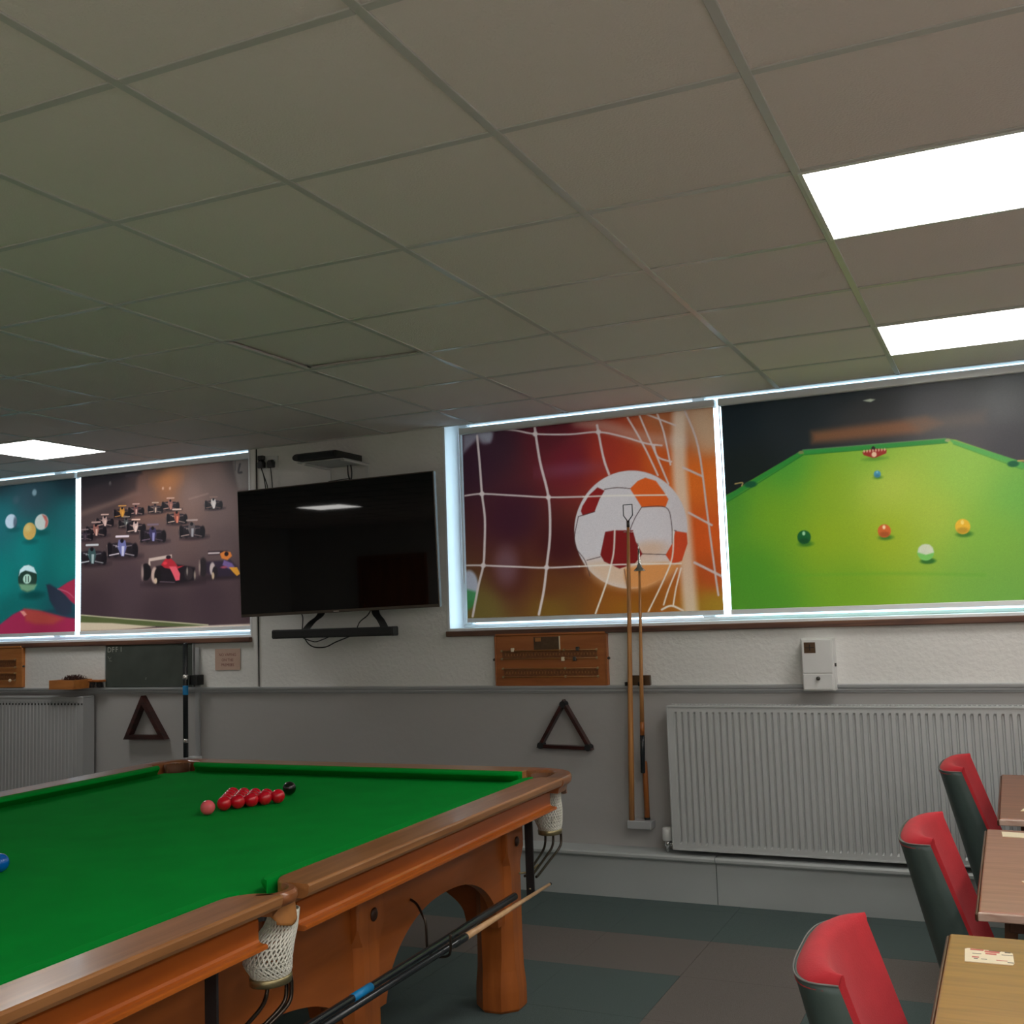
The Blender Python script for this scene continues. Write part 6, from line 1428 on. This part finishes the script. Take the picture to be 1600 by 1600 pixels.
card([(-0.143, 2.566), (-0.050, 2.568), (-0.047, 2.580), (-0.050, 2.648), (-0.054, 2.654), (-0.140, 2.662), (-0.146, 2.655)], 'cream printed card lying on the golden brown table',
     prints=[(-0.045, -0.018, 0.030, 0.040, 'cardred'), (-0.016, 0.014, 0.022, 0.034, 'cardred'), (-0.008, 0.016, 0.034, 0.037, 'cardink'), (0.024, 0.036, 0.030, 0.034, 'cardink'), (0.018, 0.040, 0.012, 0.015, 'cardink'), (-0.040, -0.022, 0.006, 0.009, 'cardink'), (-0.040, -0.026, -0.022, -0.014, 'cardred'), (-0.036, -0.028, -0.030, -0.026, 'cardink'), (-0.022, -0.010, -0.030, -0.027, 'cardink'), (0.030, 0.042, -0.040, -0.035, 'cardink'), (0.008, 0.03, -0.03, -0.026, 'cardred'), (-0.014, 0.008, 0.008, 0.018, 'cardred')])
card([(-0.078, 3.92), (0.05, 3.91), (0.05, 3.985), (-0.082, 4.0)], 'pale paper strip near the far edge of the middle table')
card([(-0.028, 3.32), (0.02, 3.21), (0.07, 3.30), (0.01, 3.36)], 'pale card cut by the right edge on the middle table', prints=[(-0.01, 0.02, -0.01, 0.0, 'cardred')])
card([(-0.022, 4.40), (0.05, 4.40), (0.05, 4.49), (-0.003, 4.49)], 'pale card lying on the farthest red brown table')

def chair(loc, rz, label):
    """x forward, y left; origin on the floor below the middle of the back"""
    r = empty('upholstered_chair', loc, rz, label, 'chair')
    H = 0.845; HWD = 0.205
    def plan(t, z):          # t -1..1 across the back; returns inner (front) and outer (rear) x and y
        lean = -0.34*(z-0.42)
        k = 1-abs(t)**2.6
        yy = HWD*(1.0+0.04*(1-z/H))
        y = yy*t
        xin = lean+0.150-0.060*(1-t*t)
        thick = 0.030+0.085*k*(0.85)+0.02
        return xin, xin-thick, y
    zs_ = [0.30, 0.42, 0.50, 0.60, 0.70, 0.78, 0.83, H]
    N = 20; ts = [-1+2*i/N for i in range(N+1)]
    # shell: outer rear surface wrapping round both sides
    rows = []
    for z in zs_:
        row = [];
        lean = -0.34*(z-0.42)
        for i in range(29):
            a = -PI/2-PI*0.02+ (PI*1.04)*i/28
            # superellipse behind the back
            cx = math.cos(a+PI); sy = math.sin(a)
            e = 0.62
            row.append((lean+0.050+(0.080+0.10*(H-z))*(-abs(cx)**e if cx < 0 else abs(cx)**e)*1.0, (HWD+0.003)*(abs(sy)**e)*(1 if sy > 0 else -1), z))
        rows.append(row)
    # rear shell top follows the sloping pad: rim lower at the rear
    def topdrop(p): return p
    shell = MB(); shell.loft(rows, closed=False, cap=False)
    o = shs = shell.build('back_shell', M_['greenfab'], r); md = o.modifiers.new('thick', 'SOLIDIFY'); md.thickness = 0.006; md.offset = -1
    # front pad + rolled top
    n = len(rows[0]); pad = []
    fr_z = [0.30, 0.42, 0.50, 0.60, 0.70, 0.78, 0.825, 0.848]
    for z in fr_z:
        lean = -0.34*(z-0.42); row = []
        for i in range(n):
            s = -1+2*i/(n-1)
            x = lean+0.078-0.050*(1-s*s)
            row.append((x, (HWD+0.002)*s, z))
        pad.append(row)
    top = rows[-1]; inner = pad[-1]
    def blend(t, bulge):
        out = []
        for p, q in zip(inner, top):
            s = abs(q[1])/HWD
            out.append((p[0]+(q[0]-p[0])*t, p[1]+(q[1]-p[1])*t, p[2]+(q[2]-0.012-p[2])*t+bulge))
        return out
    pad += [blend(0.12, 0.014), blend(0.3, 0.022), blend(0.55, 0.024), blend(0.8, 0.018), blend(0.93, 0.011), blend(0.985, 0.002)]
    pm = MB(); pm.loft(pad, closed=False, cap=False)
    # close the two front side strips between pad edge and shell edge
    for e in (0, n-1):
        sp = [[rows[k][e], pad[k][e]] for k in range(len(zs_))]
        pm.loft(sp, closed=False, cap=False)
    for e in (0, n-1):
        pts = [pm.bm.verts.new(pad[k][e]) for k in range(7, len(pad))]+[pm.bm.verts.new(rows[-1][e])]
        pm.bm.faces.new(pts)
    pm.build('back_pad', M_['redfab'], r)
    pp = [(p[0], p[1], p[2]+0.001) for p in rows[-1]]
    MB().tube(pp, 0.0019, 6).build('piping', M_['piping'], shs)
    # seat
    sc = []
    for z, g in ((0.33, 0.96), (0.36, 1.0), (0.42, 1.0), (0.455, 0.97), (0.470, 0.88), (0.474, 0.6)):
        sc.append([(0.28+0.24*g*c_, 0.225*g*s_, z) for c_, s_ in [((abs(math.cos(a))**0.5)*(1 if math.cos(a) > 0 else -1), (abs(math.sin(a))**0.5)*(1 if math.sin(a) > 0 else -1)) for a in [2*PI*k/32 for k in range(32)]]])
    MB().loft(sc).build('seat', M_['redfab'], r)
    for sx, sy in ((0.46, 0.17), (0.46, -0.17), (0.06, 0.16), (0.06, -0.16)):
        k = 1 if sx > 0.2 else -1
        MB().loft([[(sx+0.03*k*(1-t)+a*(0.017+0.008*t), sy*(1+0.1*(1-t))+b*(0.017+0.008*t), 0.34*t) for a, b in ((-1, -1), (1, -1), (1, 1), (-1, 1))] for t in (0, 0.5, 1.0)], smooth=False).build('leg', M_['tedgedark'], r)
    return r
chair((-0.245, 2.215, 0), 0.03, 'red chair back with dark green shell nearest the camera at bottom right')
chair((-0.165, 3.42, 0), 0.0, 'red and dark green chair drawn up to the middle brown table')
chair((-0.135, 4.80, 0), -0.02, 'red and dark green chair farthest back beside the radiator')

# every repeated kind carries one group
GROUPS = {'roller_blind': 'printed roller blinds', 'upholstered_chair': 'red and green chairs at the pub tables', 'pub_table': 'pub tables down the right side', 'card': 'cards lying on the pub tables',
          'scoreboard': 'snooker scoreboards on the window wall', 'ball_triangle': 'ball triangles hung on the wall', 'radiator': 'radiators under the windows', 'cue_rack': 'cue racks on the window wall',
          'plug': 'plugs in the high wall socket', 'ceiling_light': 'ceiling light panels'}
for ob in C.objects:
    k = ob.name.split('.')[0]
    if ob.parent is None and k in GROUPS and 'group' not in ob: ob['group'] = GROUPS[k]
